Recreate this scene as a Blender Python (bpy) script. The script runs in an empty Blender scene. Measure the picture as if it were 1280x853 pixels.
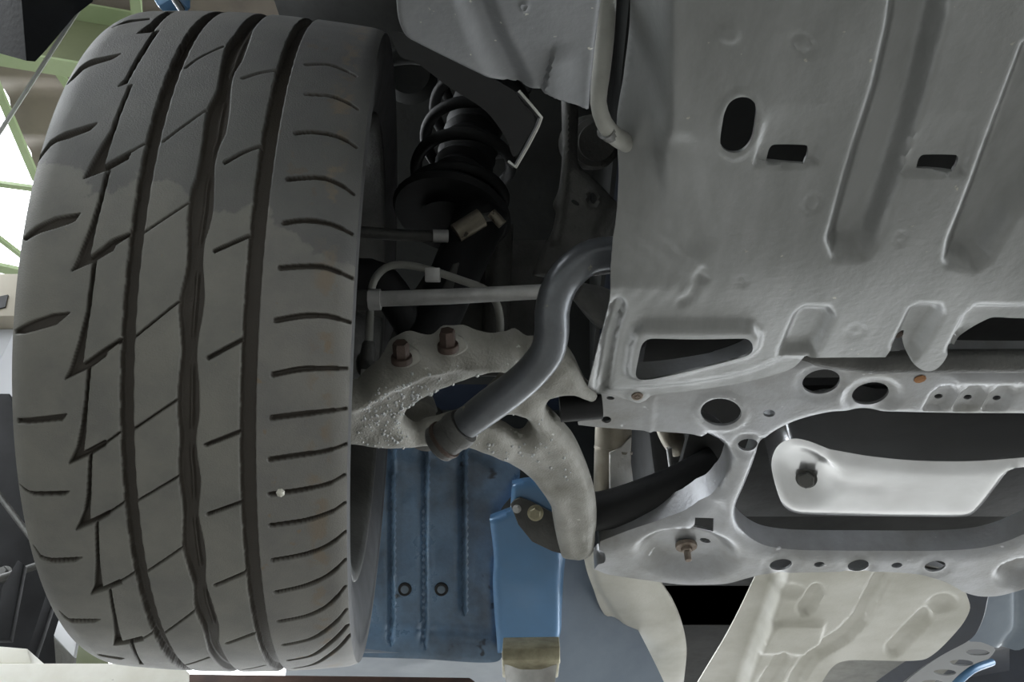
import bpy, bmesh, math, random
import numpy as np
from mathutils import Vector, Matrix
from mathutils.geometry import delaunay_2d_cdt
random.seed(7); rng = np.random.default_rng(7)
R = math.radians
scene = bpy.context.scene; COL = scene.collection

# ------------------------------------------------------------------ camera
FPX = 1060.0; PITCH = 41.0
CAM = np.array([0.0, 0.0, 1.25])
SP, CP = math.sin(R(PITCH)), math.cos(R(PITCH))
FW = np.array([0, CP, SP]); UP = np.array([0, -SP, CP]); RT = np.array([1.0, 0, 0])
cd = bpy.data.cameras.new('camera'); cam = bpy.data.objects.new('camera', cd); COL.objects.link(cam)
cam.location = CAM; cam.rotation_euler = (R(90 + PITCH), 0, 0)
cd.sensor_width = 36; cd.lens = 36 * FPX / 1280; cd.clip_start = .01; cd.clip_end = 400
scene.camera = cam

# ------------------------------------------------------------------ sky, lamps, exposure
w = bpy.data.worlds.new('overcast_sky'); scene.world = w; w.use_nodes = True
wn = w.node_tree.nodes; wl = w.node_tree.links
bg = wn['Background']; bg.inputs['Color'].default_value = (.93, .97, 1.0, 1); bg.inputs['Strength'].default_value = 2.6
vs = scene.view_settings
vs.view_transform = 'Standard'; vs.look = 'None'; vs.gamma = 1; vs.use_curve_mapping = False; vs.exposure = 1.32
scene.cycles.max_bounces = 8; scene.cycles.diffuse_bounces = 5

# ------------------------------------------------------------------ materials
def material(name, col, rough=.5, metal=0.0, col2=None, nscale=30, bump=.15, bscale=220, specks=None, speck_scale=180,
             speck_amt=.06, streak=None, rvar=.12, detail=6, coat=0.0, mix=(.38, .68), spec=.5):
    m = bpy.data.materials.new(name); m.use_nodes = True
    nt = m.node_tree; N = nt.nodes; Lk = nt.links
    b = N['Principled BSDF']
    tc = N.new('ShaderNodeTexCoord'); mp = N.new('ShaderNodeMapping'); Lk.new(tc.outputs['Object'], mp.inputs[0])
    if streak: mp.inputs['Scale'].default_value = streak
    no = N.new('ShaderNodeTexNoise'); no.inputs['Scale'].default_value = nscale; no.inputs['Detail'].default_value = detail
    no.inputs['Roughness'].default_value = .62
    Lk.new(mp.outputs[0], no.inputs[0])
    rp = N.new('ShaderNodeMapRange'); rp.inputs[1].default_value = mix[0]; rp.inputs[2].default_value = mix[1]
    Lk.new(no.outputs[0], rp.inputs[0])
    mx = N.new('ShaderNodeMix'); mx.data_type = 'RGBA'
    c2 = col2 or tuple(c * .75 for c in col)
    mx.inputs[6].default_value = (*col, 1); mx.inputs[7].default_value = (*c2, 1); Lk.new(rp.outputs[0], mx.inputs[0])
    out = mx.outputs[2]
    if specks:
        n2 = N.new('ShaderNodeTexNoise'); n2.inputs['Scale'].default_value = speck_scale; n2.inputs['Detail'].default_value = 3
        Lk.new(tc.outputs['Object'], n2.inputs[0])
        r2 = N.new('ShaderNodeMapRange'); r2.inputs[1].default_value = .72 - speck_amt; r2.inputs[2].default_value = .76 - speck_amt
        Lk.new(n2.outputs[0], r2.inputs[0])
        m2 = N.new('ShaderNodeMix'); m2.data_type = 'RGBA'; Lk.new(r2.outputs[0], m2.inputs[0])
        Lk.new(out, m2.inputs[6]); m2.inputs[7].default_value = (*specks, 1); out = m2.outputs[2]
    Lk.new(out, b.inputs['Base Color'])
    rr = N.new('ShaderNodeMapRange'); rr.inputs[3].default_value = max(.03, rough - rvar); rr.inputs[4].default_value = min(1, rough + rvar)
    Lk.new(no.outputs[0], rr.inputs[0]); Lk.new(rr.outputs[0], b.inputs['Roughness'])
    b.inputs['Metallic'].default_value = metal
    b.inputs['Specular IOR Level'].default_value = spec
    b.inputs['Coat Weight'].default_value = coat
    if bump:
        nb = N.new('ShaderNodeTexNoise'); nb.inputs['Scale'].default_value = bscale; nb.inputs['Detail'].default_value = 4
        Lk.new(tc.outputs['Object'], nb.inputs[0])
        bp = N.new('ShaderNodeBump'); bp.inputs['Strength'].default_value = bump; bp.inputs['Distance'].default_value = .002
        Lk.new(nb.outputs[0], bp.inputs['Height']); Lk.new(bp.outputs[0], b.inputs['Normal'])
    return m

M = {}
M['tread'] = material('worn_tread_rubber', (.158, .155, .136), .6, 0, (.124, .123, .113), 26, .25, 900, (.16, .15, .12), 260, .0)
M['shoulder'] = material('scuffed_shoulder_rubber', (.150, .146, .132), .58, 0, (.118, .116, .110), 26, .25, 900, (.15, .12, .085), 60, .06)
M['sidewall'] = material('sidewall_rubber', (.07, .07, .072), .5, 0, (.055, .055, .056), 30, .15, 700)
M['tray'] = material('dusty_grey_undertray', (.24, .245, .243), .38, .35, (.165, .17, .165), 7, .16, 160, (.36, .35, .30), 110, -.01, streak=(2.6, .8, 1))
M['traydark'] = material('inner_black_void', (.012, .012, .012), .8, 0)
M['frame'] = material('bare_steel_subframe', (.40, .41, .435), .34, .45, (.25, .25, .24), 10, .2, 200, (.66, .67, .70), 42, .03)
M['cast'] = material('cast_aluminium', (.30, .294, .268), .58, .2, (.19, .185, .16), 16, .5, 420, (.5, .5, .46), 90, .02)
M['castdark'] = material('dark_cast_metal', (.10, .10, .095), .55, .3, (.06, .06, .058), 20, .4, 300)
M['bar'] = material('greasy_grey_bar', (.15, .16, .175), .30, .5, (.085, .09, .095), 14, .15, 220, (.27, .25, .2), 70, .02)
M['rod'] = material('grey_plated_rod', (.56, .56, .55), .42, .2, (.42, .42, .41), 40, .2, 300)
M['hose'] = material('grey_rubber_hose', (.30, .30, .275), .6, 0, (.24, .24, .22), 40, .1, 300)
M['black'] = material('black_coated_metal', (.016, .017, .018), .6, 0, (.013, .013, .014), 20, .2, 200, spec=.3)
M['blackplastic'] = material('scuffed_dark_liner_plastic', (.115, .12, .125), .5, 0, (.085, .09, .095), 14, .2, 130, (.30, .30, .26), 190, .012)
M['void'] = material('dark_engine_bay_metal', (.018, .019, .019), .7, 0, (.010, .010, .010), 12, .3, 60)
M['coal'] = material('matt_black_paint', (.007, .0075, .009), .75, 0, (.005, .005, .006), 14, .1, 100, spec=.25)
M['house'] = material('undersealed_wheel_house', (.028, .031, .030), .7, 0, (.016, .017, .017), 10, .5, 70)
M['blue'] = material('blue_body_paint', (.14, .235, .36), .30, .15, (.07, .098, .135), 8, .5, 90, (.03, .04, .055), 26, .05, coat=.3, mix=(.34, .62))
M['blueclean'] = material('clean_blue_paint', (.12, .27, .50), .33, .15, (.11, .23, .40), 6, .06, 90, coat=.4)
M['bluegrey'] = material('dusty_blue_paint', (.135, .175, .22), .42, .15, (.085, .115, .15), 5, .12, 60, coat=.2)
M['dustblue'] = material('pale_dusty_blue_paint', (.22, .265, .32), .4, .15, (.15, .185, .24), 5, .1, 60, coat=.2)
M['navy'] = material('dark_blue_paint', (.035, .045, .07), .35, .1, (.025, .03, .045), 8, .1, 60, coat=.3)
M['shield'] = material('dull_aluminium_shield', (.58, .57, .52), .5, .2, (.44, .43, .37), 7, .16, 240, (.42, .40, .3), 50, -.03)
M['pan'] = material('polished_oil_pan', (.74, .75, .77), .22, .85, (.60, .60, .61), 9, .05, 120)
M['panblack'] = material('black_engine_casting', (.02, .02, .022), .35, 0, (.013, .013, .014), 14, .2, 150)
M['bolt'] = material('oxidised_bolt', (.30, .26, .22), .5, .6, (.17, .12, .09), 60, .3, 300)
M['rustbolt'] = material('rusty_bolt', (.075, .05, .04), .65, .3, (.05, .037, .03), 60, .4, 300)
M['rust'] = material('rust_patch', (.33, .15, .05), .8, 0, (.22, .10, .04), 60, .4, 300)
M['steel'] = material('bright_steel', (.75, .76, .78), .25, .9, (.6, .6, .62), 40, .05, 200)
M['white'] = material('chipped_white_paint', (.80, .79, .72), .5, 0, (.72, .70, .62), 16, .3, 90, (.10, .09, .06), 46, .005)
M['tape'] = material('white_heat_tape', (.72, .71, .68), .5, .1, (.6, .59, .55), 30, .5, 120)
M['header'] = material('heat_tinted_pipe', (.36, .33, .27), .45, .5, (.25, .22, .17), 18, .2, 150, (.05, .04, .03), 60, .03)
M['yellowmetal'] = material('yellowed_zinc', (.42, .39, .27), .5, .4, (.20, .18, .12), 30, .3, 200)
M['rustrail'] = material('rusty_brown_rail', (.10, .055, .04), .7, .2, (.06, .04, .035), 20, .4, 120)
M['green'] = material('green_painted_steel', (.34, .42, .24), .55, 0, (.28, .36, .19), 4, .1, 40, (.40, .22, .08), 5, .03)
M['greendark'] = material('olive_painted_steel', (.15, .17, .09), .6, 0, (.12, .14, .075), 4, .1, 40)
M['roof'] = material('weathered_roof_sheet', (.22, .19, .155), .7, .1, (.15, .13, .11), 3, .1, 40)
M['blocker_left'] = material('left_blocker_dark', (.08, .08, .075), .8, 0)  # for the added, unseen slab on the left
M['blocker_front'] = material('front_blocker_grey', (.42, .42, .40), .8, 0)  # for the added, unseen slab behind the camera
M['concrete'] = material('garage_concrete', (.17, .165, .15), .75, 0, (.14, .135, .125), 2.5, .2, 40)
M['cable'] = material('grey_plastic_strap', (.50, .53, .47), .4, 0, (.42, .45, .40), 40, 0)
M['beige'] = material('beige_panel', (.40, .36, .29), .6, 0, (.36, .33, .27), 3, .05, 30)
M['greywall'] = material('pale_grey_panel', (.42, .43, .45), .5, 0, (.38, .39, .41), 3, .05, 30)

def tread_wear_and_shade(m, shoulder):
    """Worn contact faces are pale, unworn groove rubber is darkened further for recess shade; darker noise-edged patch on the front of the tyre; road dirt on the inner shoulder."""
    nt = m.node_tree; N = nt.nodes; Lk = nt.links; b = N['Principled BSDF']
    src = b.inputs['Base Color'].links[0].from_socket
    def mixin(fac, col, s):
        x = N.new('ShaderNodeMix'); x.data_type = 'RGBA'; Lk.new(fac, x.inputs[0]); Lk.new(s, x.inputs[6]); x.inputs[7].default_value = (*col, 1); return x.outputs[2]
    def rng_(s, a, c, lo=0, hi=1):
        x = N.new('ShaderNodeMapRange'); x.interpolation_type = 'SMOOTHSTEP'
        for k, v in ((1, a), (2, c), (3, lo), (4, hi)): x.inputs[k].default_value = v
        Lk.new(s, x.inputs[0]); return x.outputs[0]
    def mth(op, a, c):
        x = N.new('ShaderNodeMath'); x.operation = op
        for k, v in ((0, a), (1, c)):
            if isinstance(v, (int, float)): x.inputs[k].default_value = v
            else: Lk.new(v, x.inputs[k])
        return x.outputs[0]
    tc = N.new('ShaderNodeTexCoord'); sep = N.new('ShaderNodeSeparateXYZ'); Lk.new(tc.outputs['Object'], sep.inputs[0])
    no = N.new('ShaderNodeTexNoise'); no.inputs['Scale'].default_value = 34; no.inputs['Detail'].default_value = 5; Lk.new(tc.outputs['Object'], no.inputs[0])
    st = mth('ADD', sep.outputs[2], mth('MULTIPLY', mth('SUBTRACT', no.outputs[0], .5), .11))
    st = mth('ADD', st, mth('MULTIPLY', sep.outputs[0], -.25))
    src = mixin(rng_(st, -.088, -.094, 0, .55), (.055, .058, .062), src)  # darker patch with a noisy edge over the upper tread
    if shoulder:
        n2 = N.new('ShaderNodeTexNoise'); n2.inputs['Scale'].default_value = 75; n2.inputs['Detail'].default_value = 5; Lk.new(tc.outputs['Object'], n2.inputs[0])
        band = mth('MULTIPLY', rng_(sep.outputs[0], .078, .088), rng_(sep.outputs[0], .100, .092))
        src = mixin(mth('MULTIPLY', rng_(n2.outputs[0], .48, .62), mth('MULTIPLY', band, .75)), (.145, .115, .08), src)
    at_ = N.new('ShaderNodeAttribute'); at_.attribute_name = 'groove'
    src = mixin(at_.outputs['Fac'], (.050, .043, .035), src)  # recess shade put into the colour by groove depth, over brown unworn rubber
    Lk.new(src, b.inputs['Base Color'])
tread_wear_and_shade(M['tread'], False); tread_wear_and_shade(M['shoulder'], True)
M['drop'] = bpy.data.materials.new('water_drop'); M['drop'].use_nodes = True
_b = M['drop'].node_tree.nodes['Principled BSDF']; _b.inputs['Base Color'].default_value = (.85, .87, .88, 1); _b.inputs['Roughness'].default_value = .04
_b.inputs['Transmission Weight'].default_value = .55; _b.inputs['IOR'].default_value = 1.33

# ------------------------------------------------------------------ helpers
def tag(o, label=None, cat=None, group=None, kind=None):
    if label: o['label'] = label
    if cat: o['category'] = cat
    if group: o['group'] = group
    if kind: o['kind'] = kind
    return o

def thing(name, label, cat, loc, group=None, mat3=None):
    o = bpy.data.objects.new(name, None); COL.objects.link(o); o.empty_display_size = .05
    if mat3 is not None:
        m = Matrix([[*mat3[i], loc[i]] for i in range(3)] + [[0, 0, 0, 1]]); o.matrix_world = m
    else: o.location = Vector(loc)
    o['_loc'] = 0; del o['_loc']
    WORLD[o.name] = np.array(o.matrix_world if mat3 is not None else Matrix.Translation(Vector(loc)))
    return tag(o, label, cat, group)
WORLD = {}

def root_of(p):
    while p.parent: p = p.parent
    return p

def link(name, me, mat, parent=None, smooth=40):
    o = bpy.data.objects.new(name, me); COL.objects.link(o)
    if mat is not None and len(me.materials) == 0: me.materials.append(mat)
    if parent is not None: o.parent = parent
    if smooth:
        me.shade_smooth()
        if smooth < 180: me.set_sharp_from_angle(angle=R(smooth))
    return o

def local(V, parent):
    V = np.asarray(V, float)
    if parent is None: return V
    r = root_of(parent)
    if r.name not in WORLD: return V
    Mi = np.linalg.inv(WORLD[r.name])
    return V @ Mi[:3, :3].T + Mi[:3, 3]

def mesh(name, V, F, mat, parent=None, smooth=40, island=True):
    """V in world metres."""
    me = bpy.data.meshes.new(name)
    me.from_pydata([tuple(v) for v in local(V, parent)], [], [tuple(int(i) for i in f) for f in F])
    me.validate(); me.update()
    bm = bmesh.new(); bm.from_mesh(me); bmesh.ops.recalc_face_normals(bm, faces=bm.faces); bm.to_mesh(me); bm.free()
    return link(name, me, mat, parent, smooth)

class MB:
    def __init__(s): s.V = []; s.F = []
    def add(s, V, F):
        o = len(s.V); s.V += [tuple(v) for v in V]; s.F += [tuple(i + o for i in f) for f in F]; return s
    def build(s, name, mat, parent=None, smooth=40): return mesh(name, s.V, s.F, mat, parent, smooth)

def ray(u, v):
    return np.array([(u - 640) / FPX * RT + (426.5 - v) / FPX * UP + FW])[0]
def rays(P):
    P = np.asarray(P, float)
    return ((P[:, 0] - 640) / FPX)[:, None] * RT + ((426.5 - P[:, 1]) / FPX)[:, None] * UP + FW
def at(u, v, d): return CAM + d * ray(u, v)                    # d metres along the viewing axis
def atz(u, v, z):
    r = ray(u, v); return CAM + r * (z / r[2])                 # z metres above the camera
def aty(u, v, y):
    r = ray(u, v); return CAM + r * (y / r[1])
def depth_of(p): return float((np.asarray(p) - CAM) @ FW)

class Plane:
    def __init__(s, p, n):
        s.p = np.asarray(p, float); n = np.asarray(n, float); n = n / np.linalg.norm(n)
        if n @ (CAM - s.p) < 0: n = -n
        s.n = n
    @staticmethod
    def three(a, b, c): return Plane(a, np.cross(np.asarray(b) - a, np.asarray(c) - a))
    def __call__(s, P):
        d = rays(P); t = ((s.p - CAM) @ s.n) / (d @ s.n); return CAM + d * t[:, None]
def Hz(z): return Plane(CAM + np.array([0, 0, z]), (0, 0, -1))

def catmull(P, step, closed=True, sharp=()):
    P = [np.asarray(p, float) for p in P]; n = len(P); out = []
    segs = n if closed else n - 1
    for i in range(segs):
        p1, p2 = P[i], P[(i + 1) % n]
        p0 = P[i - 1] if (closed or i > 0) else p1
        p3 = P[(i + 2) % n] if (closed or i + 2 < n) else p2
        k = max(1, int(round(np.linalg.norm((p2 - p1)[:2]) / step)))
        m1 = (p2 - p0) * .5; m2 = (p3 - p1) * .5
        L = np.linalg.norm(p2 - p1) + 1e-9
        for m in (m1, m2):
            q = np.linalg.norm(m)
            if q > L: m *= L / q
        if i in sharp: m1 = (p2 - p1)
        if (i + 1) % n in sharp: m2 = (p2 - p1)
        for j in range(k):
            t = j / k; t2 = t * t; t3 = t2 * t
            out.append((2*t3 - 3*t2 + 1) * p1 + (t3 - 2*t2 + t) * m1 + (-2*t3 + 3*t2) * p2 + (t3 - t2) * m2)
    if not closed: out.append(P[-1])
    return np.array(out)

def ellipse(cx, cy, rx, ry, rot=0, n=28):
    a = np.linspace(0, 2 * np.pi, n, endpoint=False); c, s = math.cos(R(rot)), math.sin(R(rot))
    x, y = rx * np.cos(a), ry * np.sin(a)
    return np.stack([cx + x * c - y * s, cy + x * s + y * c], 1)

def inside(P, poly):
    P = np.asarray(P, float); x, y = P[:, 0], P[:, 1]; r = np.zeros(len(P), bool)
    a = np.asarray(poly, float); b = np.roll(a, -1, 0)
    for (x1, y1), (x2, y2) in zip(a, b):
        if y1 == y2: continue
        c = (y1 > y) != (y2 > y)
        r ^= c & (x < (x2 - x1) * (y - y1) / (y2 - y1) + x1)
    return r
def segdist(P, line, closed=False):
    P = np.asarray(P, float); a = np.asarray(line, float)
    b = np.roll(a, -1, 0) if closed else a[1:]
    if not closed: a = a[:-1]
    d = np.full(len(P), 1e9)
    for p, q in zip(a, b):
        e = q - p; L = e @ e + 1e-12
        t = np.clip(((P - p) @ e) / L, 0, 1)
        d = np.minimum(d, np.hypot(P[:, 0] - p[0] - t * e[0], P[:, 1] - p[1] - t * e[1]))
    return d
def sdf(P, poly):
    return np.where(inside(P, poly), -1, 1) * segdist(P, poly, True)
def sm(x): x = np.clip(x, 0, 1); return x * x * (3 - 2 * x)

# height features, in photo pixels on the surface; positive bulges to the outside (towards the road)
def f_line(line, width, h, soft):
    L = np.asarray(line, float)
    return lambda P: h * sm(1 - (segdist(P, L) - width / 2) / soft)
def f_poly(poly, h, soft):
    L = np.asarray(poly, float)
    return lambda P: h * sm(.5 - sdf(P, L) / soft)
def f_ell(cx, cy, rx, ry, rot, h, soft):
    c, s = math.cos(R(rot)), math.sin(R(rot))
    def f(P):
        x, y = P[:, 0] - cx, P[:, 1] - cy; X, Y = x * c + y * s, -x * s + y * c
        q = np.hypot(X / rx, Y / ry); d = (q - 1) * min(rx, ry)
        return h * sm(.5 - d / soft)
    return f
def f_ring(cx, cy, rx, ry, rot, h, w):
    c, s = math.cos(R(rot)), math.sin(R(rot))
    def f(P):
        x, y = P[:, 0] - cx, P[:, 1] - cy; X, Y = x * c + y * s, -x * s + y * c
        q = np.hypot(X / rx, Y / ry); d = np.abs(q - 1) * min(rx, ry)
        return h * sm(1 - d / w)
    return f
def f_edge(poly, h, w):                                         # rolled edge along an outline
    L = np.asarray(poly, float)
    return lambda P: h * np.clip(1 - segdist(P, L, True) / w, 0, 1) ** 2

def panel(name, outline, holes, surf, feats, thick, mat, parent=None, spacing=5.0, flange=None, smooth=35, jitter=0.0, normal=None, warp=None, border=(), border_n=4):
    """A pressed sheet: outline and holes cut exactly, relief from the features, real thickness; flange = {hole index: depth}."""
    loops = [np.asarray(outline, float)] + [np.asarray(h, float) for h in holes]
    pts = []; edges = []; lid = []
    for li, L in enumerate(loops):
        o = len(pts); n = len(L)
        pts += [tuple(p) for p in L]; edges += [(o + i, o + (i + 1) % n) for i in range(n)]; lid += [li] * n
    lo, hi = loops[0].min(0), loops[0].max(0)
    gx, gy = np.meshgrid(np.arange(lo[0], hi[0], spacing), np.arange(lo[1], hi[1], spacing * .866))
    gx = gx + (np.arange(gx.shape[0]) % 2)[:, None] * spacing / 2
    G = np.stack([gx.ravel(), gy.ravel()], 1)
    keep = inside(G, loops[0])
    for L in loops[1:]: keep &= ~inside(G, L)
    G = G[keep]
    d = np.min([segdist(G, L, True) for L in loops], axis=0)
    G = G[d > spacing * .55]
    rows = []
    for li in border:                                            # extra rings of points round a rolled hole edge
        L = loops[li + 1] if li >= 0 else loops[0]
        nx = np.roll(L, -1, 0) - np.roll(L, 1, 0); nn = np.stack([nx[:, 1], -nx[:, 0]], 1); nn /= np.linalg.norm(nn, axis=1)[:, None] + 1e-9
        for k in range(1, border_n):
            for sgn in (1, -1):
                q = L + nn * sgn * k * 2.0
                ok = inside(q, loops[0])
                for L2 in loops[1:]: ok &= ~inside(q, L2)
                dd = np.min([segdist(q, L2, True) for L2 in loops], axis=0)
                rows.append(q[ok & (dd > 1.2 * min(k, 1.4))])
    allp = np.vstack([np.array(pts), G] + rows)
    res = delaunay_2d_cdt([Vector(p) for p in allp], edges, [], 0, 1e-4)
    P2 = np.array([tuple(v) for v in res[0]]); tris = np.array([t for t in res[2] if len(t) == 3])
    c = P2[tris].mean(1); k = inside(c, loops[0])
    for L in loops[1:]: k &= ~inside(c, L)
    tris = tris[k]
    used = np.unique(tris); remap = -np.ones(len(P2), int); remap[used] = np.arange(len(used)); P2 = P2[used]; tris = remap[tris]
    B = surf(P2); n = surf.n if normal is None else np.asarray(normal, float)
    h = np.zeros(len(P2))
    for f in feats: h = h + f(P2)
    V = B + n * h[:, None]
    if warp: V = warp(P2, V)
    ntop = len(V); W = V - n * thick
    cnt = {}
    for t in tris:
        for a, b in ((t[0], t[1]), (t[1], t[2]), (t[2], t[0])):
            a, b = int(a), int(b)
            if (b, a) in cnt: del cnt[(b, a)]
            else: cnt[(a, b)] = 1
    F = [tuple(t) for t in tris] + [tuple(t[::-1] + ntop) for t in tris]
    VV = [V, W]; extra = ntop * 2; EX = []
    fl = flange or {}
    if fl:
        which = {}
        for li, dep in fl.items():
            L = loops[li + 1] if li >= 0 else loops[0]
            bd = np.array([a for a, b in cnt]); dd = segdist(P2[bd], L, True)
            for a, q in zip(bd, dd):
                if q < .6: which[int(a)] = dep
        idx = {}
        def deep(a):
            if a not in idx: idx[a] = extra + len(EX); EX.append(V[a] - n * which[a])
            return idx[a]
    for a, b in cnt:
        F.append((b, a, a + ntop, b + ntop))
        if fl and a in which and b in which:
            F.append((b + ntop, a + ntop, deep(a), deep(b)))
    if EX: VV.append(np.array(EX))
    V3 = np.vstack(VV)
    me = bpy.data.meshes.new(name)
    me.from_pydata([tuple(v) for v in local(V3, parent)], [], [tuple(int(i) for i in f) for f in F]); me.update()
    bm = bmesh.new(); bm.from_mesh(me); bmesh.ops.recalc_face_normals(bm, faces=bm.faces); bm.to_mesh(me); bm.free()
    return link(name, me, mat, parent, smooth)

def tube_geo(P, rad, n=16, cap=True, squash=None):
    P = np.asarray(P, float); m = len(P); rad = np.broadcast_to(np.asarray(rad, float), (m,))
    T = np.gradient(P, axis=0); T /= np.linalg.norm(T, axis=1)[:, None]
    a = np.array([0, 0, 1.0]) if abs(T[0][2]) < .9 else np.array([1.0, 0, 0])
    u = np.cross(T[0], a); u /= np.linalg.norm(u); V = []; F = []
    for i in range(m):
        u = u - T[i] * (u @ T[i]); u /= np.linalg.norm(u); v = np.cross(T[i], u)
        for k in range(n):
            an = 2 * np.pi * k / n; V.append(P[i] + rad[i] * (math.cos(an) * u + math.sin(an) * v))
    for i in range(m - 1):
        for k in range(n):
            F.append((i*n + k, i*n + (k+1) % n, (i+1)*n + (k+1) % n, (i+1)*n + k))
    if cap: F += [tuple(range(n))[::-1], tuple(range((m-1)*n, m*n))]
    return V, F
def tube(name, pts, rad, mat, parent=None, n=16, step=.008, smooth=50, straight=False):
    """pts: world points, or (u, v, depth) triples already turned into points; rad in metres (number or one per point)."""
    P = np.asarray(pts, float)
    rr = np.broadcast_to(np.asarray(rad, float), (len(P),))
    Q = np.hstack([P, rr[:, None]])
    if not straight:
        out = []
        C = catmull3(Q, step); P, rr = C[:, :3], C[:, 3]
    V, F = tube_geo(P, rr, n)
    return mesh(name, V, F, mat, parent, smooth)
def catmull3(Q, step):
    out = []; n = len(Q)
    for i in range(n - 1):
        p1, p2 = Q[i], Q[i+1]; p0 = Q[i-1] if i else 2*p1 - p2; p3 = Q[i+2] if i + 2 < n else 2*p2 - p1
        k = max(1, int(np.linalg.norm((p2 - p1)[:3]) / step))
        for j in range(k):
            t = j / k
            out.append(.5 * ((2*p1) + (-p0 + p2)*t + (2*p0 - 5*p1 + 4*p2 - p3)*t*t + (-p0 + 3*p1 - 3*p2 + p3)*t**3))
    out.append(Q[-1]); return np.array(out)
def px_tube(pts): return [at(u, v, d) for u, v, d in pts]

def lathe_geo(p, axis, prof, n=32, phase=0.0):
    """prof: (distance along axis, radius) pairs."""
    p = np.asarray(p, float); a = np.asarray(axis, float); a = a / np.linalg.norm(a)
    h = np.array([0, 0, 1.0]) if abs(a[2]) < .9 else np.array([1.0, 0, 0])
    u = np.cross(a, h); u /= np.linalg.norm(u); v = np.cross(a, u); V = []; F = []
    for t, r in prof:
        for k in range(n):
            an = 2*np.pi*k/n + phase; V.append(p + a*t + max(r, 1e-5)*(math.cos(an)*u + math.sin(an)*v))
    for i in range(len(prof) - 1):
        for k in range(n): F.append((i*n+k, i*n+(k+1) % n, (i+1)*n+(k+1) % n, (i+1)*n+k))
    F += [tuple(range(n))[::-1], tuple(range((len(prof)-1)*n, len(prof)*n))]
    return V, F
def lathe(name, p, axis, prof, mat, parent=None, n=32, smooth=35):
    V, F = lathe_geo(p, axis, prof, n); return mesh(name, V, F, mat, parent, smooth)

def hexbolt(name, p, axis, r, h, mat, parent=None, washer=1.45, tip=None):
    b = MB()
    b.add(*lathe_geo(p, axis, [(-.004, r*washer), (0, r*washer), (.0012, r*washer*.97), (.0016, r*1.2)], 24))
    b.add(*lathe_geo(p, axis, [(.001, r), (h*.85, r), (h, r*.86)], 6, random.random()))
    if tip: b.add(*lathe_geo(p, axis, [(h*.9, tip[0]), (h + tip[1], tip[0]), (h + tip[1] + .001, tip[0]*.8)], 14))
    return b.build(name, mat, parent, 30)

def box_geo(c, ax, ay, az):
    c, ax, ay, az = [np.asarray(q, float) for q in (c, ax, ay, az)]
    V = [c + sx*ax + sy*ay + sz*az for sx in (-1, 1) for sy in (-1, 1) for sz in (-1, 1)]
    return V, [(0,1,3,2), (4,6,7,5), (0,4,5,1), (2,3,7,6), (0,2,6,4), (1,5,7,3)]
def boxbev(name, c, ax, ay, az, mat, parent=None, bev=.003, seg=2):
    V, F = box_geo(c, ax, ay, az)
    o = mesh(name, V, F, mat, parent, 0)
    if bev:
        bm = bmesh.new(); bm.from_mesh(o.data); bmesh.ops.bevel(bm, geom=bm.edges[:], offset=bev, segments=seg, affect='EDGES', profile=.5)
        bm.to_mesh(o.data); bm.free(); o.data.shade_smooth(); o.data.set_sharp_from_angle(angle=R(40))
    return o
def quadslab(name, pts, thick, mat, parent=None, bev=.002):
    """A thick plate through world corner points (flat or nearly)."""
    P = np.asarray(pts, float); n = np.cross(P[1]-P[0], P[2]-P[0]); n /= np.linalg.norm(n)
    if n @ (CAM - P[0]) < 0: n = -n
    k = len(P); V = np.vstack([P, P - n*thick])
    F = [tuple(range(k)), tuple(range(k, 2*k))[::-1]] + [(i, (i+1) % k, (i+1) % k + k, i + k) for i in range(k)]
    o = mesh(name, V, F, mat, parent, 0)
    if bev:
        bm = bmesh.new(); bm.from_mesh(o.data); bmesh.ops.bevel(bm, geom=bm.edges[:], offset=bev, segments=2, affect='EDGES', profile=.5)
        bm.to_mesh(o.data); bm.free(); o.data.shade_smooth(); o.data.set_sharp_from_angle(angle=R(40))
    return o
# ---- tread pattern, traced on the tyre's own surface (photo points, then laid on the cylinder)
G1R=[(274,13),(251.6,34),(234,64),(225,86),(213,120),(204.8,147),(201,160),(194,200),(186,230),(182,266),(178,292),(175,329),(174,340),(171,380),(168,422),(167,460),(166,489),(166.5,520),(167,560),(169,592),(171,625),(173,649),(175,665),(180,697),(189,740),(200,780),(212,805),(230,835)]
G1L=[(261.6,13),(248,24),(234,42),(223,60),(214,80),(204,108),(194,140),(186,169),(175,204),(168,244),(164,280),(160,300),(157,329),(155,360),(153,400),(150,450),(149,490),(150,520),(152,560),(153,600),(158,649),(161,665),(167.5,705),(176,740),(187.5,782),(200,807),(222,834)]
G2L=[(305.5,20),(295.5,42),(283.5,58),(277.5,80),(271.5,112),(259.6,137.6),(254.6,169.5),(250.6,196),(245.6,220),(239.6,236),(237.7,252),(234.7,272),(234.7,299.6),(233.7,329.5),(229.7,350),(225.7,366),(223.7,390),(225.7,416),(226.7,440),(223.7,470),(222.,490),(221.7,516),(224.7,546),(222.7,584),(223.7,600),(226.7,620),(229.,645),(228.6,660),(228.6,685),(235,710),(242.4,735),(243.6,762),(255,790),(261,815),(280,837)]
G2R=[(332,19),(315,38),(309,56),(301.5,76),(291.5,92),(287.5,112),(285.5,140),(280.5,167.5),(274.5,180),(267.6,204),(266.6,230),(265.6,260),(260.6,284),(254.6,303.6),(252.6,329.5),(253.6,350),(254.6,370),(251.6,396),(246.6,424),(245.2,450),(247.6,480),(248,500),(247.6,520),(244,546),(245.6,572),(249.6,600),(247.6,630),(247,645),(253.6,677.5),(256,702),(256,727),(265,757),(272,782),(272,802),(288.6,832)]
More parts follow.
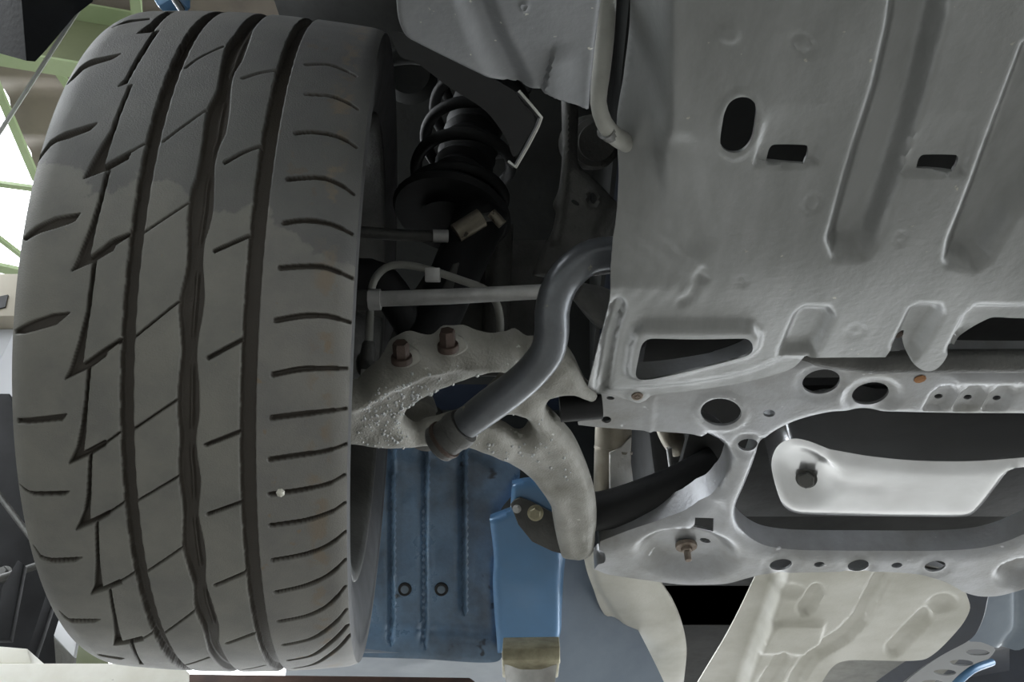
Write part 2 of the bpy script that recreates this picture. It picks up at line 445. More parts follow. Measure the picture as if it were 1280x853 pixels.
G3L=[(375.6,22),(365.6,34),(357.6,52),(349.6,80),(341.7,106),(335.7,136),(330.7,163.5),(325.7,180),(320.7,222),(315.8,256),(312.8,290),(308.8,329.5),(306.8,350),(304.8,390),(302.8,420),(301.8,460),(300.8,489.5),(299.8,520),(299.8,560),(300.4,600),(301.8,649.5),(302.4,665),(306,697),(310,740),(315,775),(322.4,810),(336,837)]
G3R=[(388.5,25),(379.6,42),(371.6,64),(363.6,90),(356.6,124),(349.6,151.5),(344.7,176),(339.7,210),(335.7,250),(331.7,290),(327.7,329.5),(325.7,370),(322.7,410),(319.7,450),(319,489.5),(318,540),(318,590),(319.7,649.5),(321,677.5),(325,720),(330,760),(338.6,805),(348.6,839)]
STEP=[ # units: polygons
 [(171.5,42),(191,40),(197,32),(221,14),(211,14),(189,29)],
 [(148,108),(158.5,104),(169.5,83.7),(183.4,61.8),(199.4,37.9),(193.4,38.5),(179.4,59.0),(167.5,79.0),(157.5,98)],
 [(104.7,223),(137.6,211),(159.5,199),(164.5,188),(129.6,207),(144.5,160),(148.5,147.5),(159.5,119.6),(165.5,105.7),(161.5,107),(155.5,121),(146.0,144),(139,163),(119.6,194)],
 [(88.7,339),(117.6,326.5),(141.5,312.5),(143.5,306.5),(160.5,295.6),(161.5,290.6),(139.6,299.6),(111.6,321.5),(119.6,283.6),(127.6,251.7),(137.6,212.8),(132.6,215),(123.6,249.7),(111.6,285.6),(97.7,319.5)],
 [(80.7,474.5),(113.6,458.6),(131.6,445.6),(133.6,439.6),(151.5,425.7),(150.5,422.7),(127.6,437.6),(102.7,455.6),(106.7,425.7),(113.6,379.8),(120.6,326),(115.6,328),(107.7,389.8),(97.7,427.7),(87.7,459.6)],
 [(85.7,580.7),(114.6,567.7),(131.6,557.8),(131.6,550.8),(103.7,565.7),(106.7,539.8),(111.2,480),(113.2,459.6),(109.2,461.6),(105.7,500),(101.7,529.8),(95.7,559.7)],
 [(95,663),(122,652.5),(137,643.7),(137.6,638.5),(112,651),(112,635),(113.2,619.6),(114.6,568.7),(111.2,569.7),(108.7,617.6),(105,640)],
 [(113.6,743.6),(137.4,736),(152,730),(150,725),(128,735),(124,702.4),(122.4,653.7),(119.4,655.5),(120.2,702.4),(118.6,732.4)],
 [(142.4,807.3),(162.3,804.8),(178.6,801),(177.3,796),(152.3,802.3),(144.9,772.4),(138.6,737.4),(136.2,738.6),(141.6,772.4),(143.6,794.8)],
 [(162.3,804.8),(166,804),(179,831),(175,831)],
]
LSIPE=[[(139.6,33),(162,25),(187,22.5),(187,24.5),(162,28)],
 [(82,100),(89.7,91),(99.7,80.7),(112,75),(151.5,67.0),(140,74),(120,80),(104,86),(92,95)],
 [(44,197),(47.8,190),(61.8,174.5),(83.7,165),(121.6,153.5),(111.6,163),(85.7,173),(69.8,177),(62,181)],
 [(26,296),(43.9,283.6),(69.8,271.6),(99.7,266.6),(93.7,275.6),(85.7,279.6),(49.8,290.6),(30,299)],
 [(16,413),(39.9,401.7),(65.8,392.8),(86.7,390.8),(69.8,405.7),(29.9,417.0),(17,417)],
 [(20,525),(55,521.5),(82.7,518),(76.8,526),(34,530),(20,530)],
 [(22,609.6),(36,615.6),(86.7,614.6),(79.7,619.6),(43.9,620.6),(30,616)],
 [(40,685),(50,696),(65,698.7),(102.4,697),(92.4,702.4),(65,704.4),(50,700)],
 [(74,766),(85,774),(125,774.4),(117.4,778.6),(90,779),(80,774)],
 [(122.4,818),(155,823),(150,825),(124,820.5)]]
SIPES=[ # (polyline,width px)
 ([(178,292),(237.7,252)],2.6),([(168,422),(227,374)],2.6),([(167,537),(222.7,499)],2.6),([(171,627),(223,596)],2.6),
 ([(183.7,715),(228.6,684.5)],2.4),([(205,792),(243.6,763.6)],2.2),([(230,832),(261,822)],2),
 ([(204,177),(226,160),(257.6,137.6)],2.2),([(232,85),(249.6,72),(279.5,58)],2),
 ([(149,429),(153,424)],2),([(131,555),(149.5,541)],2.0),([(137,641),(157,627)],2.4),([(151,727),(170,715)],2.2),([(178,799),(193,790)],2),([(163,190),(180,180)],2.2),
 ([(281.5,203),(305,190),(326,182)],4),([(268.6,313.5),(311.5,294.6)],5),([(260.6,447.6),(302.4,424.7)],6),([(257.6,556.8),(300.4,539.8)],5.5),
 ([(259.6,643.5),(301.4,628.5)],5.),([(268.6,732.4),(307.3,716)],4),([(283.6,804.8),(317.3,792.3)],3),([(303.6,837.5),(331,832)],2),([(303.8,97.7),(325,91),(345.6,87.7)],3),
 ([(383.5,80.7),(409.4,80.7),(431,87.7),(445,95)],4),
 ([(383.5,117.6),(411.4,119.6),(431.4,126.6),(447,136)],4.5),
 ([(370.6,166),(395.5,165),(423.4,171),(445,183)],5),
 ([(360.6,223.8),(399.5,221.8),(423.4,229.8),(441.4,241.7)],6),
 ([(355.6,278.6),(379.5,275.6),(411.4,279.6),(439.4,291.6)],6.5),
 ([(350.6,335),(379.5,333),(405.5,334),(439.4,347)],7),
 ([(344.7,400.7),(379.5,394.8),(409.4,395.4),(436.4,402.7)],7),
 ([(341.7,468.5),(379.5,461.5),(432.4,461)],7),
 ([(339.7,522.9),(379.5,517.9),(431.4,511.9)],7),
 ([(337.7,574.7),(379.5,568.7),(405.5,564.7),(431.4,556.8)],6.5),
 ([(337.7,618.6),(379.5,612.6),(409.4,605.6),(429.4,595.6)],6.3),
 ([(338.6,657.5),(377.4,652),(394.8,647.5),(414.8,640),(430,631)],5.7),
 ([(341,701),(379.9,693.7),(407.3,683.7),(431,667.5)],5.4),
 ([(345,741),(382.4,732.4),(409.8,720),(431,702.4)],5),
 ([(348.6,777.4),(384.9,769.9),(409.8,757.4),(431,736)],4.5),
 ([(354.9,806.8),(389.8,798.6),(414.8,782.4),(432.3,764.9)],3.5),
 ([(361,826),(389.8,819.8),(414.8,802.3),(433.5,784.9)],2.6),
 ([(367,836),(390,831.5),(414.8,817),(437.3,797)],2.)]
G1X = (-39.8, -31.6); G3X = (37.6, 47.3)
QT = [-.246542132, -.00121014887, .876328829, -.042924327, .0930917417, 1060, .504483900]
# ================================================================== WHEEL
TC = CAM + QT[0]*RT + QT[1]*UP + QT[2]*FW                    # wheel centre
_a = RT + QT[3]*UP + QT[4]*FW; AX = _a/np.linalg.norm(_a)    # axle direction, towards the car's middle
E1 = (CAM - TC) - AX*((CAM - TC) @ AX); E1 /= np.linalg.norm(E1); E2 = np.cross(AX, E1)
R0 = .3175; CROWN = QT[6]
def tyre_hit(P):
    """photo points -> (theta, x) on the tread cylinder."""
    d = rays(P); C = TC - CAM; dp = d - np.outer(d @ AX, AX); cp = C - AX*(C @ AX); Rr = np.full(len(d), R0)
    for _ in range(4):
        A = (dp**2).sum(1); B = dp @ cp; disc = np.maximum(B*B - A*(cp @ cp - Rr**2), 0)
        t = (B - np.sqrt(disc))/A; H = d*t[:, None] - C; x = H @ AX; Rr = R0 - CROWN*x**2
    return np.arctan2(H @ E2, H @ E1), x
def sx(P):                                                    # to millimetres along the tread and across it
    th, x = tyre_hit(np.asarray(P, float)); return np.stack([th*R0*1000, x*1000], 1)

def tread_radius(x):
    r = R0 - CROWN*x**2
    a = np.abs(x) - .096
    return r - np.where(a > 0, .0035*(np.clip(a, 0, 1)/.0145)**2.2, 0)
XR, XL = .1085, -.1125
def make_tread():
    HALF = R(78); nt = 1260; nx = 346
    th = np.linspace(-HALF, HALF, nt); xs = np.linspace(XL, XR, nx)
    S, X = np.meshgrid(th*R0*1000, xs*1000, indexing='ij'); P = np.stack([S.ravel(), X.ravel()], 1)
    D = np.zeros(len(P))                                      # groove depth in mm
    def cut(mask_d, depth, wall):                             # mask_d: signed distance in mm, negative inside
        nonlocal D
    def carve(poly, depth, wall=1.0, line=None, width=None):
        nonlocal D
        L = np.asarray(poly if line is None else line, float); mg = (width or 0)/2 + wall + 1
        lo, hi = L.min(0) - mg, L.max(0) + mg
        k = np.where((P[:, 0] > lo[0]) & (P[:, 0] < hi[0]) & (P[:, 1] > lo[1]) & (P[:, 1] < hi[1]))[0]
        if not len(k): return
        d = sdf(P[k], L) if line is None else segdist(P[k], L) - width/2
        D[k] = np.maximum(D[k], depth*sm(.5 - d/wall))
    wob = lambda a, f, ph: a*np.sin(P[:, 0]*f + ph)
    def groove(xl, xr, depth, wall=1.6):
        nonlocal D
        d = np.maximum(xl - P[:, 1], P[:, 1] - xr); D = np.maximum(D, depth*sm(.5 - d/wall))
    n1 = wob(.25, .31, 0) + wob(.15, .83, 1)
    groove(G1X[0] + n1, G1X[1] + wob(.12, .4, 2), 7.2)
    groove(G3X[0] + wob(.25, .27, 3) + wob(.15, .9, 0), G3X[1] + wob(.12, .5, 1), 7.2)
    def edge(tr):
        q = sx(tr[1:-1]); o = np.argsort(q[:, 0]); q = q[o]
        C = catmull(q, 1.0, closed=False)
        return lambda s: np.interp(s, C[:, 0], C[:, 1])
    l, r = edge(G2L), edge(G2R); s1 = P[:, 0]
    gl, gr = l(s1), r(s1)
    groove(gl, gr, 7.2, 1.7)
    # low lens-shaped ribs in the floor of the wavy groove
    wid = gr - gl; mid = (gl*.42 + gr*.58)
    lens = sm((wid - 9.6)/2.2)*sm(1 - np.abs(P[:, 1] - mid)/2.0)
    inside_g = sm(.5 - np.maximum(gl - P[:, 1], P[:, 1] - gr)/1.7)
    D = D - 1.9*lens*(inside_g > .9)
    for pl in STEP: carve(sx(pl), 6.0, 1.2)
    for pl in LSIPE: carve(sx(pl), 4.6, 1.3)
    for ln, wpx in SIPES:
        q = sx(ln); q = catmull(q, 2.0, closed=False) if len(q) > 2 else q
        big = wpx > 2.8
        wmm = 3.3 if (len(ln) >= 3 and ln[-1][0] > 428) else (2.5 if big else 1.15)
        if big and len(ln) >= 3 and ln[-1][0] > 428:          # shoulder cuts shallow out towards the edge
            n = len(q)
            for a, b, dep, ww in ((0, .55, 5.5, 1.0), (.5, .8, 4.5, .85), (.75, 1.0, 3.2, .6)):
                carve(None, dep, 1.2, line=q[int(a*n):max(int(a*n)+2, int(b*n)+1)], width=wmm*ww)
        else: carve(None, 5.0 if big else 3.6, .9, line=q, width=wmm)
    # shallow chamfer above the thin sipes of the second rib
    D += .12*np.sin(P[:, 0]*.9 + P[:, 1]*.4)*0
    rad = tread_radius(X.ravel()/1000) - D/1000
    thf = S.ravel()/R0/1000
    V = np.stack([X.ravel()/1000, rad*np.cos(thf), rad*np.sin(thf)], 1).reshape(nt, nx, 3)
    # the far side of the tyre, coarse, with the three long grooves going on round
    cx = np.array(sorted(set([0, nx-1] + list(range(0, nx, 6)) + [int(np.argmin(abs(xs*1000 - g))) + o for g in (*G1X, *G3X, -7, 5) for o in (-1, 2)])))
    tb = np.linspace(HALF, 2*np.pi - HALF, 150)
    Db = np.zeros(len(cx)); xb = xs[cx]*1000
    for a, b in (G1X, G3X, (-7., 5.)): Db = np.where((xb > a) & (xb < b), 7.2, Db)
    rb = tread_radius(xs[cx]) - Db/1000
    VB = np.stack([np.broadcast_to(xs[cx], (len(tb), len(cx))), rb*np.cos(tb)[:, None], rb*np.sin(tb)[:, None]], 2)
    # which rib: boundaries run down the groove middles
    Xm = (X[:-1, :-1] + X[1:, 1:])/2; Sm = (S[:-1, :-1] + S[1:, 1:])/2
    def mid_x(s): return (l(s) + r(s))/2
    rib = (Xm > sum(G1X)/2).astype(int) + (Xm > mid_x(Sm.ravel()).reshape(Sm.shape)) + (Xm > sum(G3X)/2)
    Xb = (xs[cx][:-1] + xs[cx][1:])/2*1000
    ribb = (Xb > sum(G1X)/2).astype(int) + (Xb > -1) + (Xb > sum(G3X)/2)
    out = []
    idx = np.arange(nt*nx).reshape(nt, nx); quads = np.stack([idx[:-1, :-1], idx[1:, :-1], idx[1:, 1:], idx[:-1, 1:]], 2)
    ib = np.arange(len(tb)*len(cx)).reshape(len(tb), len(cx)) + nt*nx
    qb = np.stack([ib[:-1, :-1], ib[1:, :-1], ib[1:, 1:], ib[:-1, 1:]], 2)
    AV = np.vstack([V.reshape(-1, 3), VB.reshape(-1, 3)])
    for k in range(4):
        f = np.vstack([quads[rib == k], qb[:, ribb == k].reshape(-1, 4)])
        u = np.unique(f); rm = np.zeros(len(AV), int); rm[u] = np.arange(len(u))
        gd = np.concatenate([D, np.repeat(Db[None], len(tb), 0).ravel()])[u]
        out.append((AV[u], rm[f], gd))
    return out
def fast_mesh(name, V, Q, mat, parent, smooth=True):
    me = bpy.data.meshes.new(name); me.vertices.add(len(V)); me.vertices.foreach_set('co', V.astype(np.float32).ravel())
    n = Q.shape[1]; me.loops.add(Q.size); me.loops.foreach_set('vertex_index', Q.astype(np.int32).ravel())
    me.polygons.add(len(Q)); me.polygons.foreach_set('loop_start', np.arange(0, Q.size, n, dtype=np.int32))
    me.update(calc_edges=True); me.validate()
    me.materials.append(mat)
    if smooth: me.shade_smooth()
    o = bpy.data.objects.new(name, me); COL.objects.link(o); o.parent = parent
    return o
wheel = thing('wheel', 'large worn black road wheel with stepped grooves in its tread, beside the coil spring', 'wheel', TC,
              mat3=np.stack([AX, E1, E2], 1))
def ring_geo(prof, n=220):                                    # local lathe about X
    V = []; F = []
    for x, r in prof:
        for k in range(n):
            a = 2*math.pi*k/n; V.append((x, r*math.cos(a), r*math.sin(a)))
    for i in range(len(prof)-1):
        for k in range(n): F.append((i*n+k, i*n+(k+1) % n, (i+1)*n+(k+1) % n, (i+1)*n+k))
    return np.array(V), np.array(F)
rR, rL = float(tread_radius(np.array(XR))), float(tread_radius(np.array(XL)))
profR = [(XR, rR), (.1090, rR-.004), (.1092, rR-.012), (.1090, .292), (.1086, .2915), (.1078, .282), (.1062, .270), (.1040, .258), (.1010, .246), (.0975, .237), (.0945, .2315), (.092, .229)]
profL = [(XL, rL), (-.1140, rL-.006), (-.1146, rL-.0065), (-.1160, rL-.014), (-.1175, .282), (-.1190, .27), (-.1185, .255), (-.116, .243), (-.111, .234), (-.104, .229)]
Vr, Fr = ring_geo(profR); Vl, Fl = ring_geo(profL); Vi, Fi = ring_geo([(-.104, .229), (.092, .229)])
V = np.vstack([Vr, Vl, Vi]); F = np.vstack([Fr, Fl + len(Vr), Fi + len(Vr) + len(Vl)])
tyre = fast_mesh('tyre', V, F, M['sidewall'], wheel)
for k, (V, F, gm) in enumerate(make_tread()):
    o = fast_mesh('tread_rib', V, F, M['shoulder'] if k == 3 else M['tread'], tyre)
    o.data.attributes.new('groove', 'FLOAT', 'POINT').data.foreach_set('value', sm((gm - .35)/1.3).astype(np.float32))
    if k == 0: o['label'] = 'outer shoulder rib with stepped blocks'
    if k == 3: o['label'] = 'inner shoulder rib with short cross cuts'
# rim seen past the inner sidewall
Vq, Fq = ring_geo([(.0920, .2295), (.0960, .2365), (.0985, .2368), (.0992, .2350), (.0985, .2280), (.0940, .2235), (.0820, .2190), (.070, .2150), (.02, .205), (-.06, .205),
                   (-.095, .218), (-.108, .228), (-.1095, .2365), (-.104, .2295)], 160)
rim = fast_mesh('rim', Vq, Fq, M['castdark'], wheel); rim['label'] = 'dark alloy rim inside the tyre'
Vq, Fq = ring_geo([(-.075, .207), (-.06, .16), (-.045, .07), (-.045, .012), (-.055, .012), (-.055, .07), (-.072, .16), (-.088, .207)], 96)
fast_mesh('wheel_disc', Vq, Fq, M['castdark'], rim)
def local_arc(x, r, a0, a1, wdt, thk, n=14):
    b = MB(); V = []
    for i in range(n):
        a = a0 + (a1-a0)*i/(n-1); c, s = math.cos(a), math.sin(a)
        V += [(x, r*c, r*s), (x + wdt, (r)*c, (r)*s), (x + wdt, (r-thk)*c, (r-thk)*s), (x, (r-thk)*c, (r-thk)*s)]
    F = []
    for i in range(n-1):
        for k in range(4): F.append((4*i+k, 4*i+(k+1) % 4, 4*i+4+(k+1) % 4, 4*i+4+k))
    F += [(0, 1, 2, 3), (4*n-1, 4*n-2, 4*n-3, 4*n-4)]
    return V, F
# brake disc and its dust shield deep in the rim
Vq, Fq = ring_geo([(.035, .150), (.040, .152), (.052, .152), (.052, .06), (.035, .06)], 64)
brake = thing('brake_disc', 'dark round brake disc inside the rim of the wheel', 'brake disc', TC, mat3=np.stack([AX, E1, E2], 1))
fast_mesh('disc', Vq, Fq, M['castdark'], brake)
Vq, Fq = ring_geo([(.045, .0), (.045, .045), (.052, .058), (.080, .055), (.085, .035), (.11, .03), (.11, .0)], 40)
fast_mesh('hub', Vq, Fq, M['castdark'], brake)
Vq, Fq = local_arc(.0755, .2185, R(-121), R(-136), .010, .0035, 8)
# ================================================================== GARAGE: floor and roof
def struct(o): o['kind'] = 'structure'; return o
V, F = box_geo((0, 4, -.1), (14, 0, 0), (0, 16, 0), (0, 0, .1)); struct(mesh('floor', V, F, M['concrete'], None, 0))
def roof():
    a, b = atz(-3, 100, 3.0), atz(40, 205, 3.0)                # the eave, seen past the tyre
    d = (b - a)/np.linalg.norm(b - a)
    V = []; F = []; ys = np.arange(-3.3, 4.3, .045); nx = 2
    for y in ys:
        x0 = a[0] + d[0]*(y - a[1])/d[1]
        if y < a[1] - .8: x0 = a[0] - d[0]*.8/d[1]
        z = CAM[2] + 3.0 + .028*math.sin(y*2*math.pi/.27)
        V += [(x0, y - .0, z), (4.5, y + .25, z), (x0, y, z + .006), (4.5, y + .25, z + .006)]
    for i in range(len(ys)-1):
        o = 4*i; F += [(o, o+4, o+5, o+1), (o+2, o+3, o+7, o+6), (o, o+2, o+6, o+4), (o+1, o+5, o+7, o+3)]
    return struct(mesh('ceiling', V, F, M['roof'], None, 60))
roof()
V, F = box_geo((0, -3.4, 2.2), (9, 0, 0), (0, .1, 0), (0, 0, 2.2)); struct(mesh('light_blocker_front', V, F, M['blocker_front'], None, 0))  # unseen slab added behind the camera to block sky light and bounce some back
V, F = box_geo((-5.5, 1, 1.75), (.1, 0, 0), (0, 5, 0), (0, 0, 1.75)); struct(mesh('light_blocker_left', V, F, M['blocker_left'], None, 0))  # unseen slab added to keep daylight off from the left
def px_beam(name, a, b, zz, wpx, hgt, mat, parent=None):       # a steel flat between two photo points at one height
    A, B = atz(*a, zz), atz(*b, zz); A2 = atz(a[0], a[1] + wpx, zz); wid = abs(A2[1] - A[1])
    e = (B - A); L = np.linalg.norm(e); e /= L; s = np.array([-e[1], e[0], 0]); c = (A + B)/2
    V, F = box_geo(c, e*L/2, s*wid/2, (0, 0, hgt/2)); return mesh(name, V, F, mat, parent, 0)
ZB = 2.62
c = atz(60, 60, ZB)
beam = thing('roof_beam', 'light green steel roof beam with wide flanges behind the black bumper corner', 'beam', c)
px_beam('flange', (-60, 62), (260, 114), ZB, 21, .012, M['green'], beam)
A, B = atz(-60, 40, ZB + .16), atz(260, 92, ZB + .16)
mid = (atz(-60, 62, ZB) + atz(260, 114, ZB))/2; e = atz(260, 114, ZB) - atz(-60, 62, ZB); L = np.linalg.norm(e); e /= L
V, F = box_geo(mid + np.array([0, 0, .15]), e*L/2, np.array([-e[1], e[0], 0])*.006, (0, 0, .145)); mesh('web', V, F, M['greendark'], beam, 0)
V, F = box_geo(mid + np.array([0, 0, .30]), e*L/2, np.array([-e[1], e[0], 0])*.075, (0, 0, .006)); mesh('flange', V, F, M['green'], beam, 0)
def brace(name, a, b, zz, wpx, label):
    A, B = atz(*a, zz), atz(*b, zz); r = wpx/2/FPX*depth_of(A)
    t = thing(name, label, 'beam', (A+B)/2, 'thin green members of the roof frame')
    e = (B-A); L = np.linalg.norm(e); e /= L; s = np.cross(e, (0, 0, 1)); s /= np.linalg.norm(s); u = np.cross(s, e)
    V, F = box_geo((A+B)/2 - s*r*.0, e*L/2, s*r, u*.008); mesh('angle_leg', V, F, M['green'], t, 0)
    V, F = box_geo((A+B)/2 + u*r*.6 - s*r*.95, e*L/2, s*.006, u*r*.7); mesh('angle_leg', V, F, M['green'], t, 0)
    return t
brace('roof_brace', (-12, 88), (46, 225), 2.9, 10, 'diagonal green roof brace along the roof edge above the sky')
brace('roof_brace', (-40, 268), (60, 345), 2.5, 6, 'thin slanting green brace low in the bright gap left of the tyre')
brace('roof_brace', (-40, 326), (60, 348), 2.3, 14, 'level green bar just above the beige box')
brace('roof_brace', (-60, 222), (60, 238), 2.6, 7, 'level yellowish bar crossing the bright gap left of the tyre')
brace('roof_brace', (60, 70), (100, 130), 2.7, 9, 'short green strut under the wide roof beam')
brace('roof_brace', (168, -30), (172, 22), 2.75, 12, 'short upright brace between roof sheets above the tyre')

# ------------------------------------------------------------------ the lift
col = thing('lift_column', 'grey lift column with a beige box on it, mostly hidden by the tyre', 'column', (-1.45, 1.75, 0))
def wbox(name, x0, x1, y0, y1, z0, z1, mat, parent, bev=.004):
    return boxbev(name, ((x0+x1)/2, (y0+y1)/2, (z0+z1)/2), ((x1-x0)/2, 0, 0), (0, (y1-y0)/2, 0), (0, 0, (z1-z0)/2), mat, parent, bev)
q1, q2 = aty(20, 411, 1.75), aty(20, 342, 1.70)
wbox('post', -1.75, q1[0] + .0, 1.75, 2.05, 0, q1[2], M['greywall'], col)
wbox('motor_box', -1.75, q1[0] + .03, 1.70, 2.05, q1[2] + .001, q2[2], M['beige'], col)
p, q = aty(4, 372, 1.697), aty(1, 384, 1.697)
V, F = box_geo((p+q)/2, (p-q)/2*1.3, (0, .002, 0), (.012, 0, .004)); mesh('dark_mark', V, F, M['black'], col, 0)
car_ = thing('lift_carriage', 'black lift carriage with struts, left behind the tyre', 'carriage', aty(40, 830, 1.5))
quadslab('side_plate', [aty(-80, 492, 1.62), aty(12, 492, 1.62), aty(66, 640, 1.62), aty(120, 840, 1.62), aty(-80, 840, 1.62)], .04, M['coal'], car_)
tube('strut', [aty(-20, 595, 1.52), aty(60, 700, 1.52)], .006, M['castdark'], car_, 10, straight=True)
tube('strut', [aty(-20, 730, 1.5), aty(62, 702, 1.5)], .007, M['castdark'], car_, 10, straight=True)
hexbolt('bolt', aty(4, 718, 1.56), (0, -1, 0), .012, .012, M['castdark'], car_)
quadslab('lever', [aty(28, 830, 1.45), aty(42, 790, 1.45), aty(66, 716, 1.45), aty(76, 722, 1.45), aty(52, 796, 1.45), aty(40, 830, 1.45)], .015, M['coal'], car_)
quadslab('lever', [aty(-6, 800, 1.44), aty(2, 735, 1.44), aty(22, 700, 1.44), aty(30, 706, 1.44), aty(12, 800, 1.44)], .015, M['coal'], car_)
quadslab('flap_upper_face', [aty(67, 795, 1.32), aty(75, 769, 1.32), aty(96, 799, 1.30), aty(92, 822, 1.30)], .006, M['greywall'], car_, .001)  # separate grey flap, only grouped with the carriage
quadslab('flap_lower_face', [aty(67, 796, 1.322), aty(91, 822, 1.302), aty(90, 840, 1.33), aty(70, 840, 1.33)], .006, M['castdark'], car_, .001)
quadslab('green_plate', [aty(96, 801, 1.36), aty(124, 820, 1.36), aty(150, 840, 1.36), aty(88, 840, 1.36)], .01, M['greendark'], car_, .001)['label'] = 'dark green plate'  # separate green plate, only grouped with the carriage
ZL = aty(100, 829, 1.12)[2]
arm = thing('lift_support', 'chipped white painted lift support below the tyre', 'lift support', (-.6, 1.2, ZL - .11))
P = [aty(-200, 829, 1.12), aty(225, 829, 1.12), aty(246, 853, 1.12), aty(290, 905, 1.12), aty(-200, 905, 1.12)]
quadslab('support_plate', P, .24, M['white'], arm, .003)
lp = thing('lift_pad', 'small chipped white block lying on the white lift support', 'block', aty(10, 829, 1.15))
quadslab('pad_block', [aty(-60, 829.5, 1.15), aty(-60, 812, 1.15), aty(0, 808, 1.15), aty(34, 811, 1.15), aty(39, 829.5, 1.15)], .06, M['white'], lp, .002)
rl = thing('lift_rail', 'rusty brown steel rail along the bottom beside the white lift support', 'rail', aty(400, 880, 1.02))
P = [aty(236, 842.5, 1.02), aty(587, 847, 1.02), aty(595, 853, 1.02), aty(595, 905, 1.02), aty(236, 905, 1.02)]
quadslab('rail_plate', P, .05, M['rustrail'], rl, .002)

# ================================================================== CAR: undertray
class TraySurf:
    z0 = .47; k = .20; Yb = .4635; beta = 150.0
    n = np.array([0, -.10, -1.0])/np.linalg.norm([0, -.10, -1.0])
    def __call__(s, P):
        d = rays(P); t1 = s.z0/d[:, 2]; t2 = (s.z0 - s.k*s.Yb)/(d[:, 2] - s.k*d[:, 1])
        m = np.maximum(t1, t2); t = m + np.log(np.exp(s.beta*(t1-m)) + np.exp(s.beta*(t2-m)))/s.beta
        return CAM + d*t[:, None]
TS = TraySurf()
tray_out = catmull([(803, -170), (798, 60), (789, 130), (777, 185), (777, 240), (772, 290), (768, 310), (764, 348), (762, 378), (748, 432), (733, 488),
    (745, 494), (768, 499), (786, 505), (797, 508.5), (808, 505), (815, 499), (860, 493), (931, 483), (972, 474), (992, 467), (1003, 457), (1010, 448.5), (1060, 447.5), (1107, 447.5),
    (1118, 434), (1127, 427), (1135, 423.5), (1133, 434), (1138, 450), (1146, 459), (1156, 464.5), (1168, 464), (1179, 455), (1189, 437.5), (1196, 437), (1205, 430), (1240, 411), (1250, 408),
    (1280, 409), (1640, 409), (1640, -170)], 4.0, True, sharp=(0, 10, 22, 24, 34, 35, 40, 41))
slot = catmull([(900, 178), (903, 150), (905, 140), (911, 127), (922, 120.5), (935, 121), (943, 128), (945, 140), (941, 168), (934, 182), (922, 190), (908, 188)], 3)
rect1 = catmull([(959.5, 205), (963, 190), (969, 184.5), (1008, 186), (1012.5, 189), (1011, 202), (1006, 207.5), (985, 206.5)], 3, True, sharp=(0, 6))
rect2 = catmull([(1147, 213), (1150, 201), (1156, 195.8), (1196, 196.2), (1199.5, 199.5), (1197, 210), (1192, 216), (1170, 214)], 3, True, sharp=(0, 6))
tri = catmull([(793.5, 461), (797, 440), (801, 424), (808, 417), (818, 415.3), (870, 415.5), (922, 415.5), (933, 417), (938.5, 424), (938, 432), (930, 438), (880, 450.5), (830, 463), (808, 467.5), (797, 466.5)], 3.5)
tri_big = [(783, 460), (787, 432), (794, 410), (806, 402.5), (830, 402), (920, 402), (940, 405), (950, 416), (947, 432), (935, 442), (880, 455), (825, 470), (800, 472), (786, 468)]
def left_curl(P):
    y = np.clip(P[:, 1], -60, 360); xl = np.interp(y, [-60, 0, 200, 300, 345], [852, 850, 852, 866, 880])
    sl = np.interp(y, [-60, 0, 120, 200, 280, 345, 360], [2.0, 1.9, 1.4, .75, .30, .08, 0])
    d = np.clip(xl - P[:, 0], 0, None)
    return -.00054*sl*d*sm(d/34)
def wavy(P): return .0011*np.sin(P[:, 0]*.013 + P[:, 1]*.021) + .0007*np.sin(P[:, 0]*.031 - P[:, 1]*.017 + 1)
def louvre(poly, yb):
    L = np.asarray(poly, float); g = f_poly(L, 1.0, 5)
    return lambda P: -.0042*g(P)*np.clip((P[:, 1] - yb + 76)/70, 0, 1)
